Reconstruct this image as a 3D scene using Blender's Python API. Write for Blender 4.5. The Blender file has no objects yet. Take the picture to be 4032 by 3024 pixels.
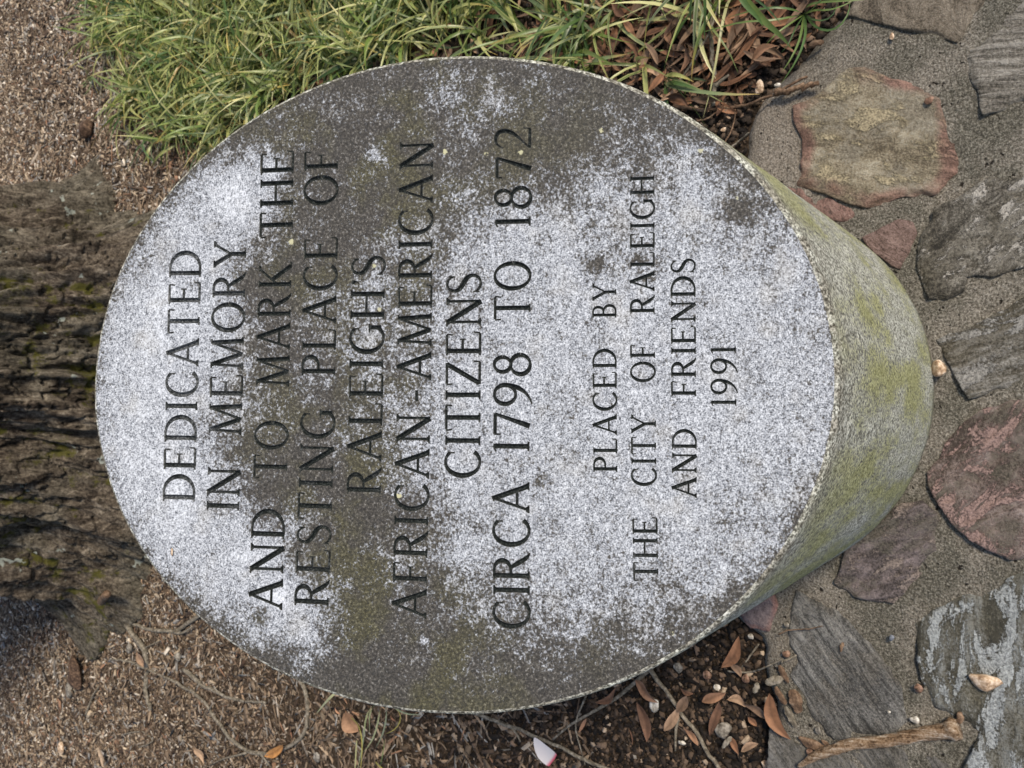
import bpy, math, random
import numpy as np
from mathutils import Matrix, Vector
from mathutils.geometry import delaunay_2d_cdt

random.seed(7); RNG = np.random.default_rng(7)
S = bpy.context.scene
COL = S.collection

# ------------------------------------------------------------------ camera
R = 0.34                                   # radius of the round marker (m)
CAM = np.array([-0.0073, -1.5571, 4.0391]) * R
PITCH, ROLL, FPX = 0.9321, 0.0339, 3030.0
_r = np.array([1, 0, 0.]); _f = np.array([0, math.cos(PITCH), -math.sin(PITCH)]); _u = np.array([0, math.sin(PITCH), math.cos(PITCH)])
CR = math.cos(ROLL) * _r + math.sin(ROLL) * _u
CU = -math.sin(ROLL) * _r + math.cos(ROLL) * _u
CF = _f
cd = bpy.data.cameras.new('camera'); cam = bpy.data.objects.new('camera', cd); COL.objects.link(cam)
cd.sensor_width = 36; cd.lens = FPX / 4032 * 36; cd.clip_start = 0.02; cd.clip_end = 600
m = Matrix.Identity(4)
for i in range(3):
    m[i][0] = -CU[i]; m[i][1] = CR[i]; m[i][2] = -CF[i]; m[i][3] = CAM[i]
cam.matrix_world = m; S.camera = cam
cd.dof.use_dof = True; cd.dof.focus_distance = 0.80; cd.dof.aperture_fstop = 14.0

# ------------------------------------------------------------------ light
SUN_DIR = np.array([0.55, -0.55, 0.90]); SUN_DIR /= np.linalg.norm(SUN_DIR)
W = bpy.data.worlds.new('World'); S.world = W; W.use_nodes = True
nt = W.node_tree; bg = nt.nodes['Background']
sky = nt.nodes.new('ShaderNodeTexSky'); sky.sky_type = 'NISHITA'; sky.sun_disc = False
sky.sun_elevation = math.asin(SUN_DIR[2]); sky.sun_rotation = math.atan2(SUN_DIR[0], SUN_DIR[1])
sky.air_density = 1.0; sky.dust_density = 2.0
nt.links.new(sky.outputs[0], bg.inputs[0]); bg.inputs[1].default_value = 0.12
sl = bpy.data.lights.new('sun', 'SUN'); sl.energy = 2.9; sl.angle = math.radians(12); sl.color = (1.0, 0.87, 0.70)
so = bpy.data.objects.new('sun', sl); COL.objects.link(so)
so.rotation_euler = Vector(SUN_DIR).to_track_quat('Z', 'Y').to_euler()
S.view_settings.view_transform = 'Standard'; S.view_settings.look = 'None'
S.view_settings.exposure = 0.38; S.view_settings.gamma = 1; S.view_settings.use_curve_mapping = False

# ------------------------------------------------------------------ surveying helpers
D = 1.8228                                 # photograph pixels per survey pixel
def ray(x, y):
    return CR * ((1512 - y) / FPX) - CU * ((x - 2016) / FPX) + CF
def ground(x, y, z=0.0):
    d = ray(x, y); return CAM + d * ((z - CAM[2]) / d[2])
def gd(x, y, z=0.0): return ground(x * D, y * D, z)
def q1(x, y): return (x * .6076, y * .6076)
def reg(ox, oy, sc): return lambda x, y: (ox + x * sc, oy + y * sc)
r1 = reg(0, 0, .6076); r2 = reg(1344, 0, .6076); r3 = reg(2688, 0, .6076); r5 = reg(2688, 1008, .6076)
r6 = reg(0, 2016, .6076); r7 = reg(1344, 2016, .6076); r8 = reg(2688, 2016, .6076)
z4 = reg(2500, 2400, .6552); z5 = reg(3300, 500, .8404); z6 = reg(3300, 1200, .8404)
dd = reg(0, 0, D)
def to_px(P):
    d = np.asarray(P) - CAM; z = d @ CF
    return 2016 - FPX * (d @ CU) / z, 1512 - FPX * (d @ CR) / z

# ------------------------------------------------------------------ noise
def _h(i, j, k, seed):
    i = i.astype(np.int64); j = j.astype(np.int64); k = k.astype(np.int64)
    n = (i * 374761393 + j * 668265263 + k * 2147483647 + seed * 974634777) & 0xffffffff
    n = ((n ^ (n >> 13)) * 1274126177) & 0xffffffff
    n = ((n ^ (n >> 16)) * 2246822519) & 0xffffffff
    return ((n ^ (n >> 15)) & 0xffffff) / 0xffffff
def vn(x, y, z=0, seed=0):
    x = np.asarray(x, float); y = np.asarray(y, float) + 0 * x; z = np.asarray(z, float) + 0 * x
    xi = np.floor(x); yi = np.floor(y); zi = np.floor(z)
    fx = x - xi; fy = y - yi; fz = z - zi
    fx = fx * fx * (3 - 2 * fx); fy = fy * fy * (3 - 2 * fy); fz = fz * fz * (3 - 2 * fz)
    o = 0
    for a in (0, 1):
        for b in (0, 1):
            for c in (0, 1):
                w = (fx if a else 1 - fx) * (fy if b else 1 - fy) * (fz if c else 1 - fz)
                o = o + w * _h(xi + a, yi + b, zi + c, seed)
    return o
def fbm(x, y, z=0, seed=0, oct=4, gain=.5):
    o = 0; a = 1; t = 0
    for k in range(oct):
        o = o + a * vn(np.asarray(x) * 2 ** k, np.asarray(y) * 2 ** k, np.asarray(z) * 2 ** k, seed + k * 17); t += a; a *= gain
    return o / t
def sstep(a, b, x):
    t = np.clip((x - a) / (b - a), 0, 1); return t * t * (3 - 2 * t)

# ------------------------------------------------------------------ object helpers
def tag(o, label=None, cat=None, group=None, kind=None):
    if label: o['label'] = label
    if cat: o['category'] = cat
    if group: o['group'] = group
    if kind: o['kind'] = kind
    return o
def mesh(name, V, F, mats=(), smooth=True, mi=None):
    me = bpy.data.meshes.new(name)
    V = np.asarray(V, dtype=np.float32); n = len(V)
    if isinstance(F, np.ndarray) or (len(F) and len(set(len(f) for f in F)) == 1):
        F = np.asarray(F, dtype=np.int32); k = F.shape[1]
        me.vertices.add(n); me.vertices.foreach_set('co', V.ravel())
        me.loops.add(F.size); me.loops.foreach_set('vertex_index', F.ravel())
        me.polygons.add(len(F)); me.polygons.foreach_set('loop_start', np.arange(len(F), dtype=np.int32) * k)
        me.update(calc_edges=True); me.validate()
    else:
        me.from_pydata([tuple(v) for v in V], [], [tuple(f) for f in F])
    for mt in mats: me.materials.append(mt)
    if smooth: me.polygons.foreach_set('use_smooth', np.ones(len(me.polygons), dtype=bool))
    if mi is not None: me.polygons.foreach_set('material_index', np.asarray(mi, dtype=np.int32))
    me.update(); return me
def attr(me, name, val):
    val = np.asarray(val, dtype=np.float32)
    if val.ndim == 1:
        a = me.attributes.new(name, 'FLOAT', 'POINT'); a.data.foreach_set('value', val)
    else:
        if val.shape[1] == 3: val = np.c_[val, np.ones(len(val))]
        a = me.attributes.new(name, 'FLOAT_COLOR', 'POINT'); a.data.foreach_set('color', val.astype(np.float32).ravel())
def ob(name, me, parent=None, loc=None, rot=None):
    o = bpy.data.objects.new(name, me); COL.objects.link(o)
    if parent is not None: o.parent = parent
    if loc is not None: o.location = tuple(loc)
    if rot is not None: o.rotation_euler = rot
    return o

# ------------------------------------------------------------------ material helper
class M:
    def __init__(s, name, rough=.85, spec=.3):
        s.m = bpy.data.materials.new(name); s.m.use_nodes = True; s.t = s.m.node_tree
        s.b = s.t.nodes['Principled BSDF']; s.b.inputs['Roughness'].default_value = rough
        s.b.inputs['Specular IOR Level'].default_value = spec; s.vec = None
    def L(s, a, b): s.t.links.new(a, b)
    def n(s, k): return s.t.nodes.new(k)
    def obj(s): return s.n('ShaderNodeTexCoord').outputs['Object']
    def mapv(s, v, rot=(0, 0, 0), scale=(1, 1, 1), loc=(0, 0, 0)):
        k = s.n('ShaderNodeMapping'); k.inputs['Rotation'].default_value = rot; k.inputs['Scale'].default_value = scale; k.inputs['Location'].default_value = loc
        s.L(v, k.inputs['Vector']); return k.outputs[0]
    def noise(s, v, sc, det=2, rough=.5, dist=0):
        k = s.n('ShaderNodeTexNoise'); k.inputs['Scale'].default_value = sc; k.inputs['Detail'].default_value = det
        k.inputs['Roughness'].default_value = rough; k.inputs['Distortion'].default_value = dist
        s.L(v, k.inputs['Vector']); return k.outputs['Fac']
    def voro(s, v, sc, out='Distance', feat='F1'):
        k = s.n('ShaderNodeTexVoronoi'); k.inputs['Scale'].default_value = sc; k.feature = feat
        s.L(v, k.inputs['Vector']); return k.outputs[out]
    def math(s, op, a, b=0, c=None, clamp=False):
        k = s.n('ShaderNodeMath'); k.operation = op; k.use_clamp = clamp
        for i, x in enumerate((a, b, c)):
            if x is None: continue
            if isinstance(x, (int, float)): k.inputs[i].default_value = x
            else: s.L(x, k.inputs[i])
        return k.outputs[0]
    def ss(s, x, a, b, lo=0, hi=1):
        k = s.n('ShaderNodeMapRange'); k.interpolation_type = 'SMOOTHSTEP'
        for nm, v in (('From Min', a), ('From Max', b), ('To Min', lo), ('To Max', hi)): k.inputs[nm].default_value = v
        s.L(x, k.inputs['Value']); return k.outputs[0]
    def mix(s, f, a, b, mode='MIX'):
        k = s.n('ShaderNodeMix'); k.data_type = 'RGBA'; k.blend_type = mode
        for nm, x in ((0, f), (6, a), (7, b)):
            if isinstance(x, (int, float)): k.inputs[nm].default_value = x
            elif isinstance(x, tuple): k.inputs[nm].default_value = (*x, 1)
            else: s.L(x, k.inputs[nm])
        return k.outputs[2]
    def at(s, name, out='Fac'):
        k = s.n('ShaderNodeAttribute'); k.attribute_name = name; return k.outputs[out]
    def ramp(s, x, stops):
        k = s.n('ShaderNodeValToRGB'); e = k.color_ramp.elements
        while len(e) < len(stops): e.new(.5)
        for i, (p, c) in enumerate(stops): e[i].position = p; e[i].color = (*c, 1)
        s.L(x, k.inputs[0]); return k.outputs[0]
    def bump(s, h, strength=.5, dist=.002, prev=None):
        k = s.n('ShaderNodeBump'); k.inputs['Strength'].default_value = strength; k.inputs['Distance'].default_value = dist
        s.L(h, k.inputs['Height'])
        if prev is not None: s.L(prev, k.inputs['Normal'])
        return k.outputs[0]
    def out(s, col, nrm=None, rough=None):
        if isinstance(col, tuple): s.b.inputs['Base Color'].default_value = (*col, 1)
        else: s.L(col, s.b.inputs['Base Color'])
        if nrm is not None: s.L(nrm, s.b.inputs['Normal'])
        if rough is not None: s.L(rough, s.b.inputs['Roughness'])
        return s.m

# --- granite of the marker face: pale speckled stone under dark and olive growth
def granite_face():
    a = M('granite_face', .8, .35); v = a.obj()
    fine = a.noise(v, 640, 2, .65); mid = a.noise(v, 260, 2, .6)
    sp = a.math('ADD', a.math('MULTIPLY', fine, .7), a.math('MULTIPLY', mid, .3))
    pale = a.ramp(sp, [(.36, (.045, .052, .064)), (.43, (.155, .172, .20)), (.49, (.285, .31, .35)), (.56, (.41, .445, .495)), (.64, (.60, .645, .70))])
    warm = a.ss(a.noise(v, 30, 3), .5, .75); pale = a.mix(a.math('MULTIPLY', warm, .2), pale, (.42, .40, .34))
    f2 = a.noise(v, 380, 3, .7)
    dark = a.ramp(f2, [(.35, (.010, .009, .007)), (.5, (.033, .030, .025)), (.60, (.072, .067, .057)), (.72, (.25, .25, .245))])
    ol = a.math('MULTIPLY', a.ss(a.noise(v, 14, 4, .6), .44, .60), a.at('olive'))
    dark = a.mix(a.math('MULTIPLY', ol, .75), dark, a.ramp(f2, [(.35, (.015, .014, .004)), (.52, (.046, .043, .012)), (.7, (.13, .122, .05))]))
    d = a.at('dirt')
    n1 = a.noise(v, 22, 5, .65); n2 = a.noise(v, 90, 3, .6); n3 = a.noise(v, 360, 2, .6)
    x = a.math('ADD', d, a.math('MULTIPLY', a.math('SUBTRACT', n1, .5), .95))
    x = a.math('ADD', x, a.math('MULTIPLY', a.math('SUBTRACT', n2, .5), .9))
    x = a.math('ADD', x, a.math('MULTIPLY', a.math('SUBTRACT', n3, .5), 1.25))
    k = a.ss(x, .34, .80)
    pale = a.mix(a.ss(x, .22, -.35, 0, .6), pale, (.72, .775, .85))
    c = a.mix(a.math('MULTIPLY', k, .96), pale, dark)
    # pale crusty lichen dots
    vs = a.n('ShaderNodeTexVoronoi'); vs.inputs['Scale'].default_value = 42; a.L(v, vs.inputs['Vector'])
    dist = a.math('ADD', vs.outputs['Distance'], a.math('MULTIPLY', a.math('SUBTRACT', n3, .5), .22))
    sepc = a.n('ShaderNodeSeparateColor'); a.L(vs.outputs['Color'], sepc.inputs[0])
    li = a.math('MULTIPLY', a.ss(dist, .085, .14, 1, 0), a.math('GREATER_THAN', sepc.outputs[0], .82))
    li = a.math('MULTIPLY', li, a.ss(d, .5, .7))
    c = a.mix(li, c, (.42, .42, .27))
    nb = a.bump(sp, .35, .0012); nb = a.bump(n2, .2, .002, nb)
    return a.out(c, nb)
def granite_side():
    a = M('granite_side', .85, .25); v = a.obj()
    sp = a.math('ADD', a.math('MULTIPLY', a.noise(v, 330, 2, .6), .75), a.math('MULTIPLY', a.noise(v, 150, 2), .25))
    base = a.ramp(sp, [(.38, (.07, .07, .058)), (.46, (.19, .195, .17)), (.53, (.36, .375, .34)), (.60, (.66, .68, .63))])
    vs = a.mapv(v, scale=(1, 1, .35)); al = a.ss(a.math('ADD', a.noise(vs, 14, 5, .6), a.math('MULTIPLY', a.math('SUBTRACT', sp, .5), .8)), .46, .60)
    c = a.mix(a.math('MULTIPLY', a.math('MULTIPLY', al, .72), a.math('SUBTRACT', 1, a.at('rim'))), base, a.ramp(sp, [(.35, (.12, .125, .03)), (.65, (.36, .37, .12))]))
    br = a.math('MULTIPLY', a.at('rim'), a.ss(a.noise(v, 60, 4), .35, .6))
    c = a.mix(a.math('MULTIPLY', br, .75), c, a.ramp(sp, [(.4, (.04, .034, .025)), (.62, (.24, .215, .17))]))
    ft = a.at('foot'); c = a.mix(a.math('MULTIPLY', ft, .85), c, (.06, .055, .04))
    return a.out(c, a.bump(sp, .8, .0025))
def groove_mat():
    a = M('letter_groove', .9, .2); v = a.obj()
    n = a.noise(v, 420, 3, .65)
    c = a.ramp(n, [(.38, (.004, .006, .006)), (.55, (.012, .016, .016)), (.72, (.06, .07, .07))])
    k = a.at('lip'); rim = a.ramp(n, [(.35, (.10, .095, .08)), (.65, (.42, .40, .35))])
    c = a.mix(a.at('worn'), c, a.ramp(n, [(.36, (.03, .035, .04)), (.5, (.14, .155, .175)), (.64, (.36, .385, .42))]))
    return a.out(a.mix(k, c, rim), a.bump(n, .5, .001))
GF, GS, GL = granite_face(), granite_side(), groove_mat()

# ------------------------------------------------------------------ ground
def axis_pts(lo, hi, step, far):
    a = np.arange(lo, hi + step / 2, step); o = list(a); s = step; x = hi
    while x < far: s *= 1.5; x += s; o.append(x)
    s = step; x = lo; l = []
    while x > -far: s *= 1.5; x -= s; l.append(x)
    return np.array(l[::-1] + o)
def gz(x, y):
    x = np.asarray(x, float); y = np.asarray(y, float)
    z = -0.026 + .028 * (fbm(x * 2.2, y * 2.2, 0, 3, 3) - .5) + .010 * (fbm(x * 14, y * 14, 0, 9, 3) - .5)
    d = np.hypot(x, y - 2.62); th = np.arctan2(y - 2.62, x)
    z = z + .035 * np.exp(-np.clip(d - .75, 0, 9) ** 2 / .09)
    return z
gx = axis_pts(-2.6, 2.6, .02, 260); gy = axis_pts(-1.2, 4.6, .02, 260)
X, Y = np.meshgrid(gx, gy); nx, ny = len(gx), len(gy)
Zg = gz(X, Y)
# ground is dug out below the paving so that nothing pokes through
V = np.stack([X, Y, Zg], -1).reshape(-1, 3)
idx = np.arange(nx * ny).reshape(ny, nx)
F = np.stack([idx[:-1, :-1], idx[:-1, 1:], idx[1:, 1:], idx[1:, :-1]], -1).reshape(-1, 4)
def soil_mat():
    a = M('soil', .95, .15); v = a.obj()
    n = a.noise(v, 90, 6, .7); c = a.ramp(n, [(.35, (.012, .009, .006)), (.52, (.035, .025, .017)), (.68, (.12, .085, .055))])
    far = a.at('mulch_sun'); n2 = a.noise(a.mapv(v, scale=(1, 1.6, 1)), 70, 6, .75)
    c2 = a.ramp(n2, [(.40, (.025, .018, .012)), (.5, (.10, .072, .05)), (.62, (.36, .28, .20))])
    return a.out(a.mix(far, c, c2), a.bump(n, 1, .01))
SOIL = soil_mat()

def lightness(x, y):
    """0 = dark soil and shaded mulch next to the marker, 1 = pale, sunlit mulch farther off"""
    return np.clip(.12 * sstep(.4, .9, y) + sstep(.8, 3.1, y + .6 * np.maximum(x, 0) - .1 * np.minimum(x, 0)) * .85, 0, 1)  # besides soil and mulch colour, shade near and sun farther off are painted in
# paving outline in world
pav_px = [dd(1850, 0), dd(1800, 40), dd(1762, 85), dd(1722, 132), dd(1690, 160), dd(1645, 208), dd(1617, 240), dd(1603, 285), dd(1606, 330), dd(1580, 420),
          dd(1400, 700), dd(1400, 1000), dd(1560, 1290), dd(1592, 1352), dd(1640, 1372), dd(1652, 1402), dd(1640, 1432), dd(1652, 1480), dd(1672, 1520), dd(1684, 1556), dd(1662, 1590), dd(1657, 1659)]
pav = [ground(*p)[:2] for p in pav_px]
pav = [np.array([.93, .02])] + [np.array([2.4, .35])] * 0 + pav
pav = [np.array(p) for p in ([(2.4, .25), (1.3, .06)] + [tuple(p) for p in pav[1:]] + [(-.80, -.16), (-2.4, -.35), (-2.4, -2.6), (2.4, -2.6)])]
def pin(px, py, poly):
    px = np.asarray(px); py = np.asarray(py); ins = np.zeros(px.shape, bool); P = np.asarray(poly); n = len(P)
    for i in range(n):
        x0, y0 = P[i]; x1, y1 = P[(i + 1) % n]
        if y0 == y1: continue
        c = ((y0 > py) != (y1 > py)) & (px < (x1 - x0) * (py - y0) / (y1 - y0) + x0); ins ^= c
    return ins
def pdist(px, py, poly, closed=True):
    P = np.asarray(poly, float); n = len(P); d = np.full(np.shape(px), 9e9)
    for i in range(n if closed else n - 1):
        a = P[i]; b = P[(i + 1) % n]; ab = b - a; L2 = (ab ** 2).sum() + 1e-12
        t = np.clip(((px - a[0]) * ab[0] + (py - a[1]) * ab[1]) / L2, 0, 1)
        d = np.minimum(d, np.hypot(px - a[0] - t * ab[0], py - a[1] - t * ab[1]))
    return d
inside = pin(V[:, 0], V[:, 1], pav) & (pdist(V[:, 0], V[:, 1], pav) > .03)
V[inside, 2] = -.12
g = mesh('ground', V, F, [SOIL]); attr(g, 'mulch_sun', lightness(V[:, 0], V[:, 1]))
tag(ob('ground', g), kind='structure')

# ------------------------------------------------------------------ paving: mortar bed and flagstones
def jag(poly, step, amp, seed, smooth=0):
    P = [np.asarray(p, float) for p in poly]; o = []
    for i in range(len(P)):
        a, b = P[i], P[(i + 1) % len(P)]; n = max(1, int(np.hypot(*(b - a)) / step))
        for k in range(n): o.append(a + (b - a) * k / n)
    o = np.array(o)
    for _ in range(smooth): o = (np.roll(o, 1, 0) + 2 * o + np.roll(o, -1, 0)) / 4
    o[:, 0] += amp * (fbm(o[:, 0] * 60, o[:, 1] * 60, seed, 5, 3) - .5) * 2
    o[:, 1] += amp * (fbm(o[:, 0] * 60, o[:, 1] * 60, seed + 50, 8, 3) - .5) * 2
    return o
def tri_plate(outline, spacing):
    """triangulated sheet inside an outline with interior points; first len(outline) verts are the outline"""
    n = len(outline); x0, y0 = outline.min(0); x1, y1 = outline.max(0)
    gx_, gy_ = np.meshgrid(np.arange(x0, x1, spacing), np.arange(y0, y1, spacing))
    gx_ = gx_ + (np.arange(gy_.shape[0]) % 2)[:, None] * spacing / 2
    gx_ = gx_.ravel() + RNG.uniform(-.2, .2, gx_.size) * spacing; gy_ = gy_.ravel() + RNG.uniform(-.2, .2, gy_.size) * spacing
    k = pin(gx_, gy_, outline); gx_, gy_ = gx_[k], gy_[k]; k = pdist(gx_, gy_, outline) > spacing * .45
    pts = np.r_[outline, np.c_[gx_[k], gy_[k]]]
    v, e, f, *_ = delaunay_2d_cdt([Vector(p) for p in pts], [(i, (i + 1) % n) for i in range(n)], [], 0, 1e-7, False)
    f = [t for t in f if len(t) == 3]
    v = np.array([(p[0], p[1]) for p in v]); f = np.array(f); ce = v[f].mean(1); f = f[pin(ce[:, 0], ce[:, 1], outline)]
    a, b, c = v[f[:, 0]], v[f[:, 1]], v[f[:, 2]]
    cr = (b[:, 0] - a[:, 0]) * (c[:, 1] - a[:, 1]) - (b[:, 1] - a[:, 1]) * (c[:, 0] - a[:, 0])
    f[cr < 0] = f[cr < 0][:, ::-1]
    return v, f
def border_loop(f, nv):
    ed = {}
    for t in f:
        for i in range(3): ed[(t[i], t[(i + 1) % 3])] = 1
    return [(a, b) for (a, b) in ed if (b, a) not in ed]
def slab(outline, spacing, hfun, depth, mats, name='stone'):
    v, f = tri_plate(outline, spacing); ed = pdist(v[:, 0], v[:, 1], outline)
    z = hfun(v[:, 0], v[:, 1], ed); bl = border_loop(f, len(v)); n = len(v)
    bv = sorted({a for a, b in bl} | {b for a, b in bl}); mp = {a: n + i for i, a in enumerate(bv)}
    V3 = np.r_[np.c_[v, z], np.c_[v[bv], np.full(len(bv), -depth)]]
    sk = []
    for a, b in bl: sk += [(a, mp[a], mp[b]), (a, mp[b], b)]
    F3 = np.r_[f, np.array(sk)]
    me = mesh(name, V3, F3, mats)
    attr(me, 'edge', np.r_[ed, np.zeros(len(bv))]); return me
def mortar_mat():
    a = M('mortar', .93, .2); v = a.obj()
    n = a.noise(v, 300, 4, .8); n2 = a.noise(v, 9, 6, .65); n3 = a.noise(v, 90, 4, .6)
    c = a.ramp(n, [(.36, (.065, .058, .046)), (.47, (.20, .182, .15)), (.57, (.36, .335, .285)), (.68, (.62, .59, .53))])
    c = a.mix(a.ss(n2, .40, .60, 0, .85), c, a.ramp(n, [(.38, (.045, .043, .033)), (.52, (.145, .138, .11)), (.64, (.34, .33, .275))]))
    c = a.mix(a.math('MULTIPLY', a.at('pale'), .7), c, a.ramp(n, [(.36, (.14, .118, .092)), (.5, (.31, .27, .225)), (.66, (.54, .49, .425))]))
    pit = a.ss(a.noise(v, 85, 2, .5), .27, .33, 1, 0); c = a.mix(pit, c, (.03, .024, .018))
    h = a.math('ADD', n, a.math('MULTIPLY', n3, 1.2)); h = a.math('SUBTRACT', h, pit)
    return a.out(c, a.bump(h, 1., .007))
MORTAR = mortar_mat()
STONES = []
def add_stone(*a, **k): STONES.append((a, k))
mo_out = jag(pav, .02, .006, 4, 1)
mo_fine = mo_out
def mz(x, y, e):
    z = -.003 + .007 * (fbm(x * 7, y * 7, 0, 21, 3) - .5) + .004 * (fbm(x * 45, y * 45, 0, 23, 3) - .5)
    return z - .018 * (1 - sstep(0, .02, e))
# bed split: fine grid where it is seen, coarse ring elsewhere would show seams, so one moderately fine sheet
vis = mo_out
me = slab(mo_out, .013, mz, .13, [MORTAR], 'paving')
co = np.zeros(len(me.vertices) * 3, dtype=np.float32); me.vertices.foreach_get('co', co); co = co.reshape(-1, 3)
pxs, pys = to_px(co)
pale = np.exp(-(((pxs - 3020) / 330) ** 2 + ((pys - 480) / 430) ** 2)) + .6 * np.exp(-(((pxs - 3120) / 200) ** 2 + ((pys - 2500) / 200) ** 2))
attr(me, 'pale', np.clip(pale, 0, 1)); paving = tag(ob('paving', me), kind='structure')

def stone_mat(name, c0, c1, c2, ang, stretch=5., sc=22., rim=None, rimw=.03, patch=None, patch_amt=.5, sp=330, rough=.85, flake=None, fl=(.50, .535)):
    a = M(name, rough, .3); v = a.obj(); vs = a.mapv(a.mapv(v, rot=(0, 0, -ang)), scale=(1, stretch, 1))
    n = a.noise(vs, sc, 8, .74, .6); g_ = a.noise(v, sp * .8, 4, .8); w = a.noise(v, 12, 5, .65)
    x = a.math('ADD', a.math('MULTIPLY', n, .55), a.math('MULTIPLY', g_, .45))
    x = a.math('ADD', x, a.math('MULTIPLY', a.math('SUBTRACT', a.noise(v, 5, 6, .7), .5), .22))
    c = a.ramp(x, [(.42, c0), (.485, c1), (.54, tuple(.55 * p + .45 * q for p, q in zip(c1, c2))), (.60, c2)])
    if patch: c = a.mix(a.ss(a.math('ADD', w, a.math('MULTIPLY', a.math('SUBTRACT', g_, .5), .5)), .47, .58, 0, patch_amt), c, a.mix(a.ss(g_, .35, .65), tuple(p * .5 for p in patch), tuple(p * 1.5 for p in patch)))
    if flake:
        fn = a.math('ADD', a.noise(a.mapv(a.mapv(v, rot=(0, 0, -ang)), scale=(1, 2.6, 1)), 11, 7, .7, .5), a.math('MULTIPLY', a.math('SUBTRACT', g_, .5), .18))
        c = a.mix(a.ss(fn, fl[0], fl[1], 0, .9), c, a.mix(a.ss(g_, .38, .62), tuple(p * .55 for p in flake), tuple(p * 1.3 for p in flake)))
        n = a.math('ADD', n, a.ss(fn, fl[0], fl[1], 0, .35))
    if rim:
        e = a.math('ADD', a.at('edge'), a.math('MULTIPLY', a.math('SUBTRACT', w, .5), rimw * 1.8))
        c = a.mix(a.math('MULTIPLY', a.ss(e, rimw * .35, rimw, .85, 0), a.ss(a.noise(v, 6.5, 4, .6), .40, .56)), c, a.mix(a.ss(x, .4, .6), tuple(p * .55 for p in rim), tuple(p * 1.35 for p in rim)))
    h = a.math('ADD', n, a.math('MULTIPLY', g_, .5))
    return a.out(c, a.bump(h, 1., .011))
def P(f, *pts): return [ground(*f(*p))[:2] for p in pts]
def flag(poly, mat, ang, label=None, terr=.0022, sc=9., stretch=3., seed=0, top=.0012, tilt=(0, 0), spacing=.0033):
    out = jag(poly, .006, .0034, seed, 0); c = out.mean(0)
    ca, sa = math.cos(ang), math.sin(ang)
    def h(x, y, e):
        u = (x * ca + y * sa); w = (-x * sa + y * ca) * stretch
        L = fbm(u * sc, w * sc, seed, 31 + seed, 4) * 7; q = np.floor(L); fr = L - q
        z = top + terr * (q + sstep(.0, .13, fr) - 3.5) + .0016 * (fbm(u * 60, w * 60, 0, seed, 3) - .5)
        z = z + tilt[0] * (x - c[0]) + tilt[1] * (y - c[1])
        nn = fbm(x * 16, y * 16, 0, 300 + seed, 3)
        return z - (.0010 + .008 * sstep(.40, .66, nn)) * (1 - sstep(0, .005 + .010 * sstep(.45, .7, nn), e))
    me = slab(out, spacing, h, .02, [mat], 'flagstone'); o = ob('flagstone', me, paving)
    if label: o['label'] = label
    return o
GREY = ((.055, .053, .045), (.15, .147, .132), (.36, .355, .335))
flag(P(r3, (720, 690), (860, 630), (1000, 510), (1080, 445), (1180, 435), (1260, 460), (1350, 510), (1450, 530), (1600, 580), (1690, 610), (1710, 700), (1740, 820), (1760, 950), (1790, 1050), (1780, 1120), (1700, 1200), (1620, 1265), (1540, 1270), (1440, 1270), (1320, 1310), (1180, 1345), (1080, 1330), (920, 1260), (740, 1195), (770, 1080), (780, 930), (760, 880), (720, 790)),
     stone_mat('ochre_stone', (.12, .10, .07), (.28, .24, .165), (.50, .46, .36), 1.27, 1.5, 11, flake=(.44, .38, .25), fl=(.50, .60), rim=(.27, .155, .125), rimw=.026, patch=(.20, .19, .16), patch_amt=.45), 1.27, 'ochre flagstone with a rusty pink rim', seed=1, sc=5, terr=.0018, top=.004)
flag(P(r3, (640, 1190), (740, 1215), (920, 1270), (1080, 1345), (1180, 1360), (1130, 1430), (1000, 1440), (860, 1420)), stone_mat('pink_stone', (.10, .07, .06), (.28, .17, .14), (.42, .29, .25), .3, 4, 25), .3, 'narrow pink flagstone', seed=2)
flag(P(z5, (110, 520), (190, 480), (290, 430), (345, 445), (370, 490), (330, 600), (290, 662), (250, 650), (190, 600), (140, 570)), stone_mat('red_stone', (.08, .055, .045), (.20, .135, .115), (.36, .26, .23), .9, 2.5, 25), .9, 'small dull red flagstone', seed=3, terr=.001)
flag(P(z5, (372, 600), (385, 510), (440, 440), (455, 392), (500, 370), (600, 310), (660, 265), (720, 232), (780, 262), (880, 225), (1000, 200), (1060, 420), (1000, 640), (860, 655), (720, 702), (640, 690), (600, 700), (592, 765), (500, 818), (430, 802), (392, 740), (370, 660)),
     stone_mat('dark_slate', (.035, .032, .026), (.105, .096, .078), (.40, .38, .33), -.9, 2.2, 11, patch=(.10, .09, .065), flake=(.45, .43, .39), fl=(.56, .59)), -.9, 'dark flagstone with broken white layers', seed=4, terr=.0038, sc=7, stretch=1.8, top=.004)
flag(P(r3, (1815, 375), (1860, 300), (1940, 235), (2040, 130), (2120, 40), (2200, -60), (2700, -100), (2700, 600), (2212, 655), (2080, 712), (1950, 745), (1925, 680), (1895, 560), (1840, 470)),
     stone_mat('striated_grey', (.07, .065, .055), (.21, .195, .165), (.45, .43, .385), 1.45, 9, 14), 1.45, 'grey striated flagstone', seed=5, stretch=6, terr=.0026, sc=6)
flag(P(r3, (1062, 92), (1130, 112), (1250, 150), (1420, 182), (1600, 230), (1778, 280), (1812, 235), (1880, 110), (1990, 10), (2100, -200), (1600, -330), (1160, -150), (1100, 10)),
     stone_mat('sandy_grey', (.07, .058, .043), (.18, .152, .115), (.34, .30, .24), .2, 2, 16), .2, 'flat sandy grey flagstone', seed=6, terr=.0012, top=.002)
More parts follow.
